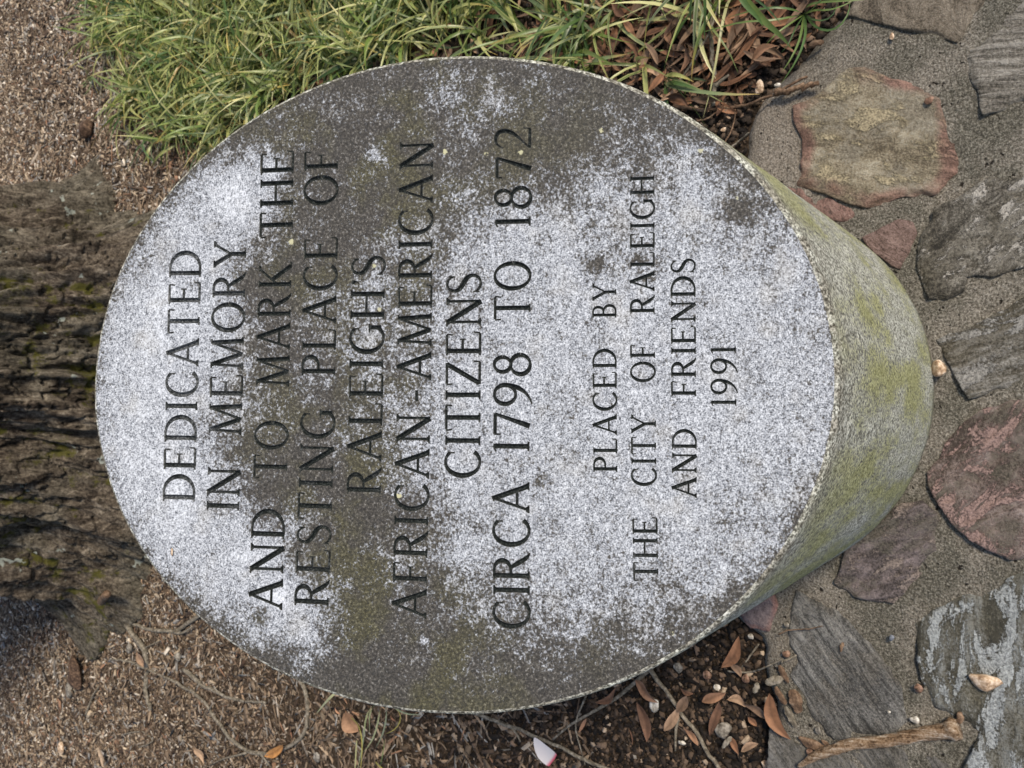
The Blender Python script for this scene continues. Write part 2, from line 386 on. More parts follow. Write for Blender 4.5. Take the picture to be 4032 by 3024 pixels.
flag(P(z6, (460, 160), (520, 130), (600, 100), (700, 58), (800, 10), (871, -30), (1100, -90), (1200, 250), (960, 330), (840, 372), (700, 420), (607, 440), (580, 390), (545, 330), (505, 255)),
     stone_mat('slate_streaked', (.05, .045, .034), (.14, .13, .105), (.42, .41, .38), -1.15, 5, 16, patch=(.12, .105, .07), patch_amt=.45, flake=(.36, .355, .335), fl=(.52, .56)), -1.15, 'square cornered grey streaked flagstone', seed=7, stretch=4, terr=.0026, sc=7, top=.003)
flag(P(z6, (1100, 380), (871, 422), (800, 432), (720, 470), (640, 510), (590, 540), (540, 600), (500, 650), (478, 725), (415, 780), (418, 835), (442, 890), (480, 945), (530, 1010), (600, 1080), (700, 1150), (800, 1195), (950, 1190), (1200, 1150)),
     stone_mat('pink_granite', (.075, .058, .048), (.21, .165, .145), (.44, .37, .35), -.68, 1.6, 14, patch=(.115, .105, .08), patch_amt=.75, flake=(.36, .25, .225), fl=(.50, .55)), -.68, 'large mottled pink flagstone', seed=8, terr=.003, sc=5, top=.003)
flag(P(r8, (1060, 230), (1200, 130), (1310, 40), (1420, -60), (1560, -80), (1655, 20), (1660, 120), (1640, 250), (1590, 340), (1500, 460), (1370, 585), (1270, 580), (1130, 550), (1010, 500), (985, 450), (1030, 350)),
     stone_mat('purple_stone', (.05, .042, .040), (.14, .118, .115), (.34, .285, .285), -1.0, 3, 18, patch=(.12, .115, .085), patch_amt=.6, flake=(.30, .25, .22), fl=(.54, .58)), -1.0, 'purple grey pointed flagstone', seed=9, terr=.0028, sc=6, top=.002)
flag(P(r8, (740, 505), (830, 560), (910, 580), (980, 620), (1080, 700), (1150, 790), (1220, 860), (1300, 960), (1370, 1050), (1420, 1150), (1430, 1260), (1450, 1360), (1380, 1420), (1280, 1440), (1100, 1450), (1090, 1480), (980, 1480), (830, 1340), (780, 1250), (770, 1180), (690, 1060), (730, 960), (660, 870), (690, 740), (700, 650)),
     stone_mat('blue_grey_slate', (.05, .05, .048), (.125, .125, .12), (.34, .34, .325), .69, 6, 14, patch=(.15, .13, .10), patch_amt=.3), .69, 'long blue grey flagstone', seed=10, stretch=4, terr=.002, sc=5)
flag(P(r8, (1475, 712), (1560, 682), (1690, 602), (1800, 545), (1950, 520), (2040, 490), (2100, 440), (2212, 380), (2700, 300), (2800, 1900), (1780, 1950), (1800, 1720), (1835, 1640), (1880, 1560), (1925, 1420), (1860, 1370), (1740, 1330), (1660, 1300), (1600, 1260), (1560, 1180), (1530, 1030), (1520, 900), (1500, 800)),
     stone_mat('lichen_slab', (.055, .053, .040), (.115, .11, .086), (.34, .36, .35), .02, 4, 9, patch=(.13, .12, .085), patch_amt=.5, flake=(.43, .465, .475)), .02, 'large mossy flagstone with pale lichen streaks', seed=11, stretch=3, terr=.0026, sc=5, top=.003, spacing=.004)
flag(P(r8, (575, 1360), (640, 1420), (740, 1500), (850, 1560), (1000, 1530), (1200, 1500), (1480, 1480), (1650, 1560), (1760, 1660), (1700, 1950), (600, 1950), (540, 1640)),
     stone_mat('grey_corner', (.06, .058, .052), (.145, .14, .128), (.31, .305, .29), .69, 6, 14, patch=(.10, .09, .065), patch_amt=.4), .69, 'grey flagstone under the dead stick', seed=12, stretch=3, terr=.0024)
flag(P(r8, (330, 640), (590, 520), (612, 600), (590, 700), (560, 772), (430, 762), (388, 712)), stone_mat('mauve_stone', (.10, .08, .08), (.24, .19, .19), (.38, .31, .30), .6, 2, 25, rim=(.36, .2, .16), rimw=.012), .6, 'small mauve flagstone', seed=13, terr=.001)

# ------------------------------------------------------------------ marker
TS, AZ, HF = math.tan(0.5145), -0.0766, 1.7277 * R
def zface(x, y): return HF + TS * (R + (y * math.cos(AZ) + x * math.sin(AZ)))
NRM = np.array([-TS * math.sin(AZ), -TS * math.cos(AZ), 1.]); NRM /= np.linalg.norm(NRM)
E1 = np.array([1, 0, TS * math.sin(AZ)]); E1 /= np.linalg.norm(E1); E2 = np.cross(NRM, E1); O3 = np.array([0, 0, zface(0, 0)])
def face_st(x, y):
    d = ray(x, y); t = ((O3 - CAM) @ NRM) / (d @ NRM); p = CAM + t * d - O3; return np.array([p @ E1, p @ E2])
def st_xyz(s, t, dep=0): return O3 + np.outer(s, E1) + np.outer(t, E2) - np.outer(np.asarray(dep) + 0 * np.asarray(s), NRM)

# --- glyphs: roman capitals drawn as thick and thin strokes, cap height 1
TH, TN, SF = .135, .080, .058
def seg(a, b, w0, w1=None):
    w1 = w0 if w1 is None else w1; a = np.array(a, float); b = np.array(b, float); d = b - a; n = np.array([-d[1], d[0]]) / np.hypot(*d)
    return [np.array([a + n * w0 / 2, a - n * w0 / 2, b - n * w1 / 2, b + n * w1 / 2])]
def strip(pts, ws):
    pts = np.array(pts, float); ws = np.array(ws, float); t = np.gradient(pts, axis=0); t /= np.hypot(t[:, 0], t[:, 1])[:, None]
    n = np.c_[-t[:, 1], t[:, 0]]; A = pts + n * ws[:, None] / 2; B = pts - n * ws[:, None] / 2
    return [np.array([A[i], B[i], B[i + 1], A[i + 1]]) for i in range(len(pts) - 1)]
def ell(cx, cy, rx, ry, a0, a1, wmin=TN, wmax=TH, n=22, tilt=0, f=None):
    a = np.radians(np.linspace(a0, a1, n)); p = np.c_[cx + rx * np.cos(a), cy + ry * np.sin(a)]
    w = wmin + (wmax - wmin) * np.abs(np.cos(a + math.radians(tilt))) ** 1.5
    if f is not None: w = w * f(np.linspace(0, 1, n))
    return strip(p, w)
def bez(p, w, n=16):
    t = np.linspace(0, 1, n)[:, None]; p = [np.array(q, float) for q in p]
    q = (1 - t) ** 3 * p[0] + 3 * (1 - t) ** 2 * t * p[1] + 3 * (1 - t) * t * t * p[2] + t ** 3 * p[3]
    return strip(q, np.interp(t[:, 0], np.linspace(0, 1, len(w)), w))
def sr(x, y, w=.24, up=True):
    h = SF; y0 = y if up else y - h
    yy = y0 + h / 2; sg = 1 if up else -1
    return [np.array([(x - w / 2, y0), (x + w / 2, y0), (x + w / 2, y0 + h), (x - w / 2, y0 + h)])] + \
           [np.array([(x - TH * .5 - .035, yy), (x + TH * .5 + .035, yy), (x + TH * .45, yy + sg * .07), (x - TH * .45, yy + sg * .07)])]
def stem(x, w=TH, s=.25, top=True, bot=True):
    o = seg((x, .02), (x, .98), w)
    if bot: o += sr(x, 0, s, True)
    if top: o += sr(x, 1, s, False)
    return o
def vser(x, y, h=.15, w=.05, d=1):   # vertical beak at the end of an arm
    return [np.array([(x - w / 2, y), (x + w / 2, y), (x + w / 2 + .02 * d, y + h), (x - w / 2 + .02 * d, y + h)])]
def glyph(c):
    if c == 'I': return stem(.125), .25
    if c == 'H': return stem(.125, s=.24) + stem(.675, s=.24) + seg((.1, .53), (.7, .53), TN), .80
    if c == 'E': return stem(.13) + seg((.1, .97), (.58, .97), TN) + seg((.1, .03), (.62, .03), TN) + seg((.1, .52), (.45, .52), TN) + vser(.57, .80, .18) + vser(.625, .02, .19) + vser(.45, .43, .18, d=0), .67
    if c == 'F': return stem(.13) + seg((.1, .97), (.54, .97), TN) + seg((.1, .50), (.44, .50), TN) + vser(.53, .80, .18) + vser(.44, .41, .18, d=0), .57
    if c == 'L': return stem(.13) + seg((.1, .03), (.56, .03), TN) + vser(.565, .02, .20), .60
    if c == 'T': return stem(.36, top=False) + seg((.03, .97), (.69, .97), TN) + vser(.03, .80, .18, d=-1) + vser(.68, .80, .18, d=1), .72
    if c == 'D': return stem(.13) + ell(.28, .5, .45, .47, -90, 90, TN, TH * 1.05) + seg((.1, .97), (.29, .97), TN) + seg((.1, .03), (.29, .03), TN), .78
    if c == 'O': return ell(.42, .5, .37, .485, 0, 360, TN * .95, TH * 1.05, 46, 12), .84
    if c == 'C': return ell(.42, .5, .37, .485, 48, 318, TN, TH * 1.08, 34, 8) + vser(.665, .72, .21, .05, 0) , .70
    if c == 'G': return ell(.42, .5, .37, .485, 48, 318, TN, TH * 1.08, 34, 8) + vser(.665, .72, .21, .05, 0) + seg((.70, .08), (.70, .42), TH * .9) + seg((.56, .43), (.80, .43), SF), .80
    if c == 'P': return stem(.13) + ell(.28, .735, .26, .235, -90, 90, TN, TH) + seg((.1, .97), (.29, .97), TN) + seg((.1, .5), (.29, .5), TN), .57
    if c == 'B': return stem(.13) + ell(.28, .755, .20, .215, -90, 90, TN, TH * .95) + ell(.30, .28, .25, .25, -90, 90, TN, TH) + seg((.1, .97), (.29, .97), TN) + seg((.1, .535), (.31, .535), TN) + seg((.1, .03), (.31, .03), TN), .60
    if c == 'R': return stem(.13) + ell(.28, .745, .245, .225, -90, 90, TN, TH) + seg((.1, .97), (.29, .97), TN) + seg((.1, .52), (.29, .52), TN) + bez([(.33, .52), (.45, .40), (.55, .04), (.74, .0)], [.09, TH, TH * .95, .035]), .74
    if c == 'A': return seg((.07, .03), (.385, 1.0), TN) + seg((.36, 1.02), (.70, .03), TH * 1.08) + seg((.17, .34), (.57, .34), TN) + sr(.085, 0, .19) + sr(.70, 0, .22), .80
    if c == 'N': return seg((.13, .03), (.13, .97), TN) + seg((.105, .99), (.70, -.0), TH * 1.12) + seg((.70, .0), (.70, .97), TN) + sr(.13, 0, .22) + sr(.70, 1, .22, False) + seg((.0, .977), (.17, .977), SF), .83
    if c == 'M': return seg((.11, .03), (.17, .97), TN) + seg((.16, .99), (.47, .05), TH) + seg((.47, .02), (.79, .97), TN) + seg((.79, .97), (.84, .03), TH) + sr(.11, 0, .21) + sr(.84, 0, .23) + seg((.06, .977), (.2, .977), SF) + seg((.76, .977), (.9, .977), SF), .95
    if c == 'K': return stem(.13) + seg((.16, .46), (.60, .97), TN) + seg((.27, .57), (.68, .02), TH) + sr(.60, 1, .2, False) + seg((.60, .022), (.80, .022), SF), .78
    if c == 'Y': return seg((.08, .97), (.385, .44), TH) + seg((.375, .44), (.66, .97), TN) + seg((.38, .02), (.38, .47), TH) + sr(.38, 0, .25) + sr(.09, 1, .21, False) + sr(.67, 1, .19, False), .77
    if c == 'Z': return seg((.06, .965), (.64, .965), TN) + seg((.60, .96), (.08, .04), TH) + seg((.05, .035), (.66, .035), TN) + vser(.06, .80, .18, d=-1) + vser(.665, .02, .19), .72
    if c == 'S': return bez([(.46, .80), (.44, 1.02), (.09, 1.06), (.085, .76)], [.045, TN, .08, .10], 14) + bez([(.085, .77), (.08, .50), (.52, .52), (.51, .24)], [.10, TH * 1.1, TH * 1.1, .10], 16) + bez([(.51, .25), (.50, -.07), (.08, -.03), (.06, .22)], [.10, .08, TN, .045], 14) + vser(.475, .76, .19, .045, 0) + vser(.06, .05, .19, .045, 0), .57
    if c == '1': return stem(.15, top=False, s=.26) + seg((.0, .90), (.16, .99), .05), .28
    if c == '7': return seg((.03, .94), (.60, .94), .10) + seg((.585, .95), (.26, .0), TN, TH * 1.15) + vser(.035, .78, .19, d=0), .62
    if c == '9': return ell(.31, .68, .255, .29, 0, 360, TN, TH * .95, 34, 0) + bez([(.565, .70), (.56, .30), (.35, .02), (.05, -.05)], [TH * .9, TH, .08, .045], 18), .62
    if c == '8': return ell(.31, .755, .20, .225, 0, 360, TN, TH * .9, 30, -20) + ell(.31, .27, .26, .265, 0, 360, TN, TH, 34, -20), .62
    if c == '2': return bez([(.06, .76), (.10, 1.08), (.56, 1.06), (.53, .72)], [.05, TN, TH * .9, TH], 18) + bez([(.53, .73), (.50, .45), (.25, .30), (.06, .06)], [TH, TH * .8, .07, .06], 18) + seg((.03, .045), (.56, .045), .09) + vser(.575, .02, .2, .045), .62
    if c == '-': return [np.array([(.0, .37), (.36, .37), (.36, .46), (.0, .46)])], .36
    if c == "'": return [np.array([(.02, .93), (.06, .99), (.12, .99), (.15, .93), (.13, .85), (.10, .80), (.06, .86)])] + seg((.11, .85), (.02, .72), .06, .02), .17
GL_CACHE = {}
def union_edges(polys):
    vs = []; fs = []
    for p in polys:
        a = 0
        for i in range(len(p)): a += p[i][0] * p[(i + 1) % len(p)][1] - p[(i + 1) % len(p)][0] * p[i][1]
        if a < 0: p = p[::-1]
        b = len(vs); vs += [Vector((float(q[0]), float(q[1]))) for q in p]; fs.append(list(range(b, b + len(p))))
    v, e, f, *_ = delaunay_2d_cdt(vs, [], fs, 0, 1e-5, False)
    v = np.array([(q[0], q[1]) for q in v]); cnt = {}
    f = np.array([t for t in f if len(t) == 3]); ce = v[f].mean(1); k = np.zeros(len(f), bool)
    for p in polys: k |= pin(ce[:, 0], ce[:, 1], p)
    f = f[k]
    for t in f:
        for i in range(len(t)):
            k = tuple(sorted((t[i], t[(i + 1) % len(t)]))); cnt[k] = cnt.get(k, 0) + 1
    E = [k for k, c in cnt.items() if c == 1]
    used = sorted({i for k in E for i in k}); mp = {a: i for i, a in enumerate(used)}
    return v[used], np.array([(mp[a], mp[b]) for a, b in E])
def eo(px, py, V, E):
    ins = np.zeros(len(px), bool)
    for a, b in E:
        x0, y0 = V[a]; x1, y1 = V[b]
        if y0 == y1: continue
        ins ^= ((y0 > py) != (y1 > py)) & (px < (x1 - x0) * (py - y0) / (y1 - y0) + x0)
    return ins
def edist(px, py, V, E):
    d = np.full(len(px), 9.)
    for a, b in E:
        A = V[a]; ab = V[b] - A; L2 = (ab ** 2).sum() + 1e-12
        t = np.clip(((px - A[0]) * ab[0] + (py - A[1]) * ab[1]) / L2, 0, 1)
        d = np.minimum(d, np.hypot(px - A[0] - t * ab[0], py - A[1] - t * ab[1]))
    return d
def tris(V, E, pts):
    """constrained triangulation; returns all verts and triangles"""
    allv = np.r_[V, pts] if len(pts) else V
    v, e, f, *_ = delaunay_2d_cdt([Vector((float(a), float(b))) for a, b in allv], [tuple(map(int, k)) for k in E], [], 0, 1e-6, False)
    v = np.array([(q[0], q[1]) for q in v]); f = np.array([t for t in f if len(t) == 3])
    a, b, c = v[f[:, 0]], v[f[:, 1]], v[f[:, 2]]
    cr = (b[:, 0] - a[:, 0]) * (c[:, 1] - a[:, 1]) - (b[:, 1] - a[:, 1]) * (c[:, 0] - a[:, 0])
    f[cr < 0] = f[cr < 0][:, ::-1]; return v, f
def get_glyph(c):
    if c in GL_CACHE: return GL_CACHE[c]
    polys, adv = glyph(c); V, E = union_edges(polys)
    s = .026; x0, y0 = V.min(0); x1, y1 = V.max(0)
    X_, Y_ = np.meshgrid(np.arange(x0, x1, s), np.arange(y0, y1, s)); X_ = X_ + (np.arange(X_.shape[0]) % 2)[:, None] * s / 2
    px, py = X_.ravel(), Y_.ravel(); k = eo(px, py, V, E); px, py = px[k], py[k]; d = edist(px, py, V, E); k = d > s * .42
    pts = np.c_[px[k], py[k]]
    v, f = tris(V, E, pts); cen = v[f].mean(1); f = f[eo(cen[:, 0], cen[:, 1], V, E)]
    d = edist(v[:, 0], v[:, 1], V, E)
    GL_CACHE[c] = (V, E, v, f, d, adv, V[:, 0].min(), V[:, 0].max()); return GL_CACHE[c]

# words: text, (baseline start px), (baseline end px), cap height px
WORDS = [("DEDICATED", (767, 1976), (794, 985), 127), ("IN", (942, 2012), (948, 1842), 130), ("MEMORY", (951, 1715), (971, 946), 130),
         ("AND", (1112, 2404), (1123, 2005), 133), ("TO", (1129, 1889), (1136, 1658), 133), ("MARK", (1139, 1524), (1149, 1030), 132), ("THE", (1153, 937), (1157, 590), 131),
         ("RESTING", (1294, 2391), (1320, 1612), 136), ("PLACE", (1320, 1479), (1330, 931), 134), ("OF", (1330, 807), (1332, 590), 134),
         ("RALEIGH'S", (1500, 1949), (1518, 1006), 136), ("AFRICAN", (1679, 2440), (1695, 1631), 136), ("-", (1697, 1581), (1697, 1536), 136), ("AMERICAN", (1699, 1500), (1707, 554), 136),
         ("CITIZENS", (1891, 1884), (1896, 1076), 140), ("CIRCA", (2087, 2480), (2085, 1898), 146), ("1798", (2085, 1782), (2089, 1388), 146), ("TO", (2089, 1262), (2090, 1026), 144), ("1872", (2090, 894), (2093, 499), 144),
         ("PLACED", (2431, 1859), (2427, 1372), 95), ("BY", (2427, 1251), (2427, 1114), 95),
         ("THE", (2593, 2290), (2588, 2035), 99), ("CITY", (2585, 1915), (2583, 1631), 99), ("OF", (2581, 1505), (2579, 1356), 98), ("RALEIGH", (2578, 1235), (2577, 689), 97),
         ("AND", (2744, 1962), (2743, 1689), 98), ("FRIENDS", (2741, 1561), (2738, 1017), 98), ("1991", (2900, 1600), (2898, 1364), 102)]
marker = tag(bpy.data.objects.new('stone_marker', None), 'round granite memorial marker with a slanted engraved face, mottled white and olive, beside the tree', 'memorial marker'); COL.objects.link(marker)
LET = []
for txt, p0, p1, ch in WORDS:
    a = face_st(*p0); b = face_st(*p1); c0 = face_st(p0[0] - ch, p0[1]); h = abs((c0 - a)[1]) if True else 0
    ux = b - a; Ltot = np.hypot(*ux); ux /= Ltot; uy = np.array([-ux[1], ux[0]])
    gl = [get_glyph(c) for c in txt]; ink = sum(g_[7] - g_[6] for g_ in gl); n = len(txt)
    if n == 1: sx = Ltot / ink; gap = 0
    else:
        sx = h; gap = (Ltot - ink * sx) / (n - 1)
        g0 = .13 * h                                    # keep the gaps even, stretch the letters a little if needed
        if txt not in ("1798", "1872", "1991"):
            sx = (Ltot - g0 * (n - 1)) / ink; sx = np.clip(sx, .84 * h, 1.12 * h); gap = (Ltot - ink * sx) / (n - 1)
    x = 0
    for c, g_ in zip(txt, gl):
        V_, E_, v, f, d, adv, xa, xb = g_
        def tf(q): return a + np.outer((q[:, 0] - xa) * sx + x, ux) + np.outer(q[:, 1] * h, uy)
        LET.append((tf(V_), E_, tf(v), f, d * (h + sx) / 2, c, h, .22 if txt == 'DEDICATED' else .06 if txt in ('IN', 'MEMORY') else -.1)); x += (xb - xa) * sx + gap

# --- slanted face with the letter openings left out
NA = 360; ang = np.linspace(0, 2 * np.pi, NA, endpoint=False)
rr = 1 + .0035 * (fbm(np.cos(ang) * 6 + 9, np.sin(ang) * 6 + 9, 0, 77, 4) - .5)
def rim_pts(off): return (R * rr - off)[:, None] * np.c_[np.cos(ang), np.sin(ang)]
rp = rim_pts(.0042); P3 = np.c_[rp, zface(rp[:, 0], rp[:, 1])] - O3
rim_st = np.c_[P3 @ E1, P3 @ E2]
sp_ = .0062; X_, Y_ = np.meshgrid(np.arange(-.45, .45, sp_), np.arange(-.45, .45, sp_)); X_ = X_ + (np.arange(X_.shape[0]) % 2)[:, None] * sp_ / 2
px, py = X_.ravel(), Y_.ravel(); k = pin(px, py, rim_st); px, py = px[k], py[k]; k = pdist(px, py, rim_st) > sp_ * .4
fv = [rim_st]; fe = [np.array([(i, (i + 1) % NA) for i in range(NA)])]; off = NA
for L in LET: fv.append(L[0]); fe.append(L[1] + off); off += len(L[0])
fv = np.concatenate(fv); fe = np.concatenate(fe)
v, f = tris(fv, fe, np.c_[px[k], py[k]])
cen = v[f].mean(1); keep = pin(cen[:, 0], cen[:, 1], rim_st)
for L in LET:
    lo, hi = L[0].min(0), L[0].max(0); bb = (cen[:, 0] > lo[0]) & (cen[:, 0] < hi[0]) & (cen[:, 1] > lo[1]) & (cen[:, 1] < hi[1])
    ii = np.where(bb)[0]; keep[ii[eo(cen[ii, 0], cen[ii, 1], L[0], L[1])]] = False
f = f[keep]; us = np.unique(f); mp = -np.ones(len(v), int); mp[us] = np.arange(len(us)); v = v[us]; f = mp[f]
DIRT = {  # growth on the face, rows every 100 survey px down the picture, columns x = 200 ... 1800
    100: "77777766666666666", 200: "66666677667775555", 300: "66667877688655555", 400: "66405787666443444", 500: "55117785433333333",
    600: "53058756322332222", 700: "30036655322222222", 800: "30146654222222222", 900: "20157654222222222", 1000: "20058764222222222",
    1100: "31037785332222333", 1200: "43114775332333333", 1300: "55521587644445555", 1400: "66655488877666666", 1500: "66666688888877666"}
DM = np.array([[int(c) for c in DIRT[k]] for k in sorted(DIRT)]) / 9.
SPOTS = [(1290, 575, 24, .5), (1590, 455, 32, .42), (1375, 562, 9, .9), (1390, 600, 8, .8), (1172, 1045, 22, .35), (1335, 1035, 20, .2), (1240, 300, 26, .2), (420, 612, 14, .5), (540, 610, 24, .35), (1120, 330, 40, .25),
         (500, 430, 50, -.15), (980, 190, 34, -.18), (803, 328, 18, -.5), (600, 1290, 40, -.45), (655, 1370, 25, -.4), (560, 1195, 40, -.35), (1250, 1360, 26, -.25), (700, 640, 30, -.2), (940, 215, 26, -.22), (1070, 220, 30, -.24), (590, 360, 22, -.35),
         (930, 610, 26, .2), (560, 1330, 22, .4), (880, 830, 35, .2), (915, 1384, 12, -.6), (760, 1450, 50, .2)]
def growth(P3):
    x, y = to_px(P3); x = x / D; y = y / D
    wx = x + 70 * (fbm(P3[:, 0] * 12, P3[:, 1] * 12, 0, 61, 3) - .5); wy = y + 70 * (fbm(P3[:, 0] * 12, P3[:, 1] * 12, 5, 62, 3) - .5)
    u = np.clip((wx - 200) / 100, 0, 15.999); w = np.clip((wy - 100) / 100, 0, 13.999); i = u.astype(int); j = w.astype(int); a = u - i; b = w - j
    d = DM[j, i] * (1 - a) * (1 - b) + DM[j, i + 1] * a * (1 - b) + DM[j + 1, i] * (1 - a) * b + DM[j + 1, i + 1] * a * b
    for sx_, sy_, r_, v_ in SPOTS: d = d + v_ * np.exp(-(((x - sx_) ** 2 + (y - sy_) ** 2) / r_ ** 2))
    ol = sstep(.3, .9, d) * np.clip(1.15 - np.abs(x - 830) / 520, 0, 1)
    return d, ol
ed = pdist(v[:, 0], v[:, 1], rim_st)
VV = st_xyz(v[:, 0], v[:, 1]); n0 = len(VV)
me = mesh('inscribed_face', VV, f, [GF], smooth=False)
d_, ol_ = growth(VV); d_ = d_ + .22 * np.exp(-ed / .012) + .08; attr(me, 'dirt', d_); attr(me, 'olive', ol_)
face = ob('inscribed_face', me, marker)
# --- letters, each an incised groove
for Lb, Le, lv, lf, ld, c, h, wn in LET:
    dep = np.minimum(ld * 1.5, .0042 * (h / .036) ** .5); 
    C3 = st_xyz(lv[:, 0], lv[:, 1], dep); cc = C3.mean(0)
    me = mesh('letter', C3 - cc, lf, [GL], smooth=False); attr(me, 'lip', (ld < 1e-5).astype(float) * .2); attr(me, 'worn', np.clip(wn + .5 * (fbm(lv[:, 0] * 60, lv[:, 1] * 60, 0, 88, 2) - .5), 0, 1))
    o = ob('letter', me, face, cc)
# --- shaft
NZ = 70; prof = [(.0042, 0.), (.0022, -.0008), (.0008, -.0026), (0, -.0055)]
rings = []
for o_, dz in prof:
    q = rim_pts(o_); rings.append(np.c_[q, zface(q[:, 0], q[:, 1]) + dz])
top = rings[-1]; 
for k in range(1, NZ + 1):
    t = k / NZ; q = rim_pts(0); z = top[:, 2] * (1 - t) + (-.03) * t
    am = .0022 * (fbm(ang * 9, z * 22, 0, 90, 4) - .5) + .0012 * (fbm(ang * 55, z * 150, 0, 91, 2) - .5)
    q = q * (1 + am / R)[:, None]; rings.append(np.c_[q, z])
VV = np.concatenate(rings); nr = len(rings); idx = np.arange(nr * NA).reshape(nr, NA); nxt = np.roll(idx, -1, 1)
F = np.stack([idx[:-1], idx[1:], nxt[1:], nxt[:-1]], -1).reshape(-1, 4)
me = mesh('shaft', VV, F, [GS]); below = zface(VV[:, 0], VV[:, 1]) - VV[:, 2]
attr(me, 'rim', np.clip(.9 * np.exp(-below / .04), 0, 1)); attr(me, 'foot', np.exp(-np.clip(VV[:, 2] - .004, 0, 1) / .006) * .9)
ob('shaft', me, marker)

# ------------------------------------------------------------------ tree trunk
TC = np.array([-0.05, 2.62])
def bark_mat():
    a = M('bark', .95, .12); v = a.obj(); vs = a.mapv(v, scale=(1, 1, .22))
    n = a.noise(vs, 34, 9, .78, .4); g_ = a.noise(v, 110, 5, .75)
    x = a.math('ADD', a.math('MULTIPLY', n, .6), a.math('MULTIPLY', g_, .4))
    c = a.ramp(x, [(.40, (.014, .011, .009)), (.48, (.058, .046, .036)), (.54, (.13, .107, .082)), (.62, (.30, .26, .205))])
    hue = a.ss(a.noise(v, 4, 3), .4, .65); c = a.mix(a.math('MULTIPLY', hue, .55), c, a.ramp(x, [(.42, (.02, .019, .014)), (.6, (.18, .17, .135))]))
    low = a.at('low'); c = a.mix(a.math('MULTIPLY', low, .5), c, a.ramp(x, [(.42, (.03, .026, .017)), (.58, (.22, .20, .15))]))
    ms = a.ss(a.math('ADD', a.noise(v, 15, 6, .7), a.math('MULTIPLY', a.at('furrow'), .2)), .70, .80); c = a.mix(a.math('MULTIPLY', ms, .85), c, a.mix(g_, (.03, .032, .006), (.12, .115, .02)))
    li = a.ss(a.math('ADD', a.noise(v, 17, 3, .55), a.math('MULTIPLY', g_, .22)), .785, .81); c = a.mix(a.math('MULTIPLY', li, .7), c, (.36, .40, .36))
    return a.out(c, a.bump(x, 1, .012))
BARK = bark_mat()
nt_, zlev = 1000, np.concatenate([np.arange(-.12, .95, .0048), np.geomspace(.96, 6.5, 60)])
th = np.linspace(0, 2 * np.pi, nt_, endpoint=False); TH_, ZZ = np.meshgrid(th, zlev)
lob = np.zeros_like(TH_)
for a0, wd, am, zl in [(math.radians(-168), .26, .36, .20), (math.radians(-12), .22, .13, .10), (math.radians(-60), .34, .30, .26), (math.radians(-115), .36, .26, .30), (math.radians(60), .35, .3, .25), (math.radians(130), .4, .3, .25), (math.radians(-150), .30, .26, .40)]:
    dth = (TH_ - a0 + np.pi) % (2 * np.pi) - np.pi; lob = np.maximum(lob, am * np.exp(-(dth / wd) ** 2) * np.exp(-np.clip(ZZ, 0, 9) / zl * 1.1))
rad = .635 + .10 * np.exp(-np.clip(ZZ, 0, 9) / .35) - .03 * np.clip(ZZ, 0, 9) + lob
flute = .030 * np.sin(TH_ * 5 + 1.3) + .02 * np.sin(TH_ * 11 + .4)
cx_, sy_ = np.cos(TH_) * .62, np.sin(TH_) * .62
w1 = fbm(cx_ * 6, sy_ * 6, ZZ * 2.2, 41, 3) * .4
def ridg(fr, fz, seed, kk=5.2):
    n = fbm(cx_ * fr + w1, sy_ * fr + w1, ZZ * fz, seed, 3, .55); return np.clip(1 - np.abs(n - .5) * kk, 0, 1)
fur = ridg(10, 1.7, 51, 4.0); fur2 = ridg(26, 5, 55); plate = fbm(cx_ * 60, sy_ * 60, ZZ * 20, 57, 4)
age = 1 - .55 * np.exp(-np.clip(ZZ, 0, 9) / .12)
disp = age * (-.085 * fur ** 1.2 - .022 * fur2 ** 1.2) + .018 * (plate - .5) * 2 + .03 * (fbm(cx_ * 7, sy_ * 7, ZZ * 5, 58, 3) - .5)
# stepped bark plates, edges facing sideways
pl = fbm(cx_ * 16, sy_ * 16, ZZ * 6, 63, 3) * 6; pf = pl - np.floor(pl); disp += .020 * sstep(0, .2, pf) * age - .009 * age * ridg(55, 14, 65) ** 1.2 + .010 * (fbm(cx_ * 130, sy_ * 130, ZZ * 60, 59, 2) - .5)
rad = rad + flute * np.exp(-np.clip(ZZ - .5, 0, 9)) + disp
VV = np.stack([TC[0] + rad * np.cos(TH_), TC[1] + rad * np.sin(TH_), ZZ], -1).reshape(-1, 3)
idx = np.arange(len(zlev) * nt_).reshape(len(zlev), nt_); nxt = np.roll(idx, -1, 1)
F = np.stack([idx[:-1], nxt[:-1], nxt[1:], idx[1:]], -1).reshape(-1, 4)
tree = tag(ob('oak_tree', None, loc=(TC[0], TC[1], 0)), 'old tree trunk with deeply furrowed brown bark and spreading root flare behind the marker', 'tree')
VV[:, 0] -= TC[0]; VV[:, 1] -= TC[1]
me = mesh('trunk', VV, F, [BARK]); attr(me, 'furrow', fur.ravel()); attr(me, 'low', np.exp(-np.clip(ZZ.ravel(), 0, 9) / .12)); ob('trunk', me, tree)

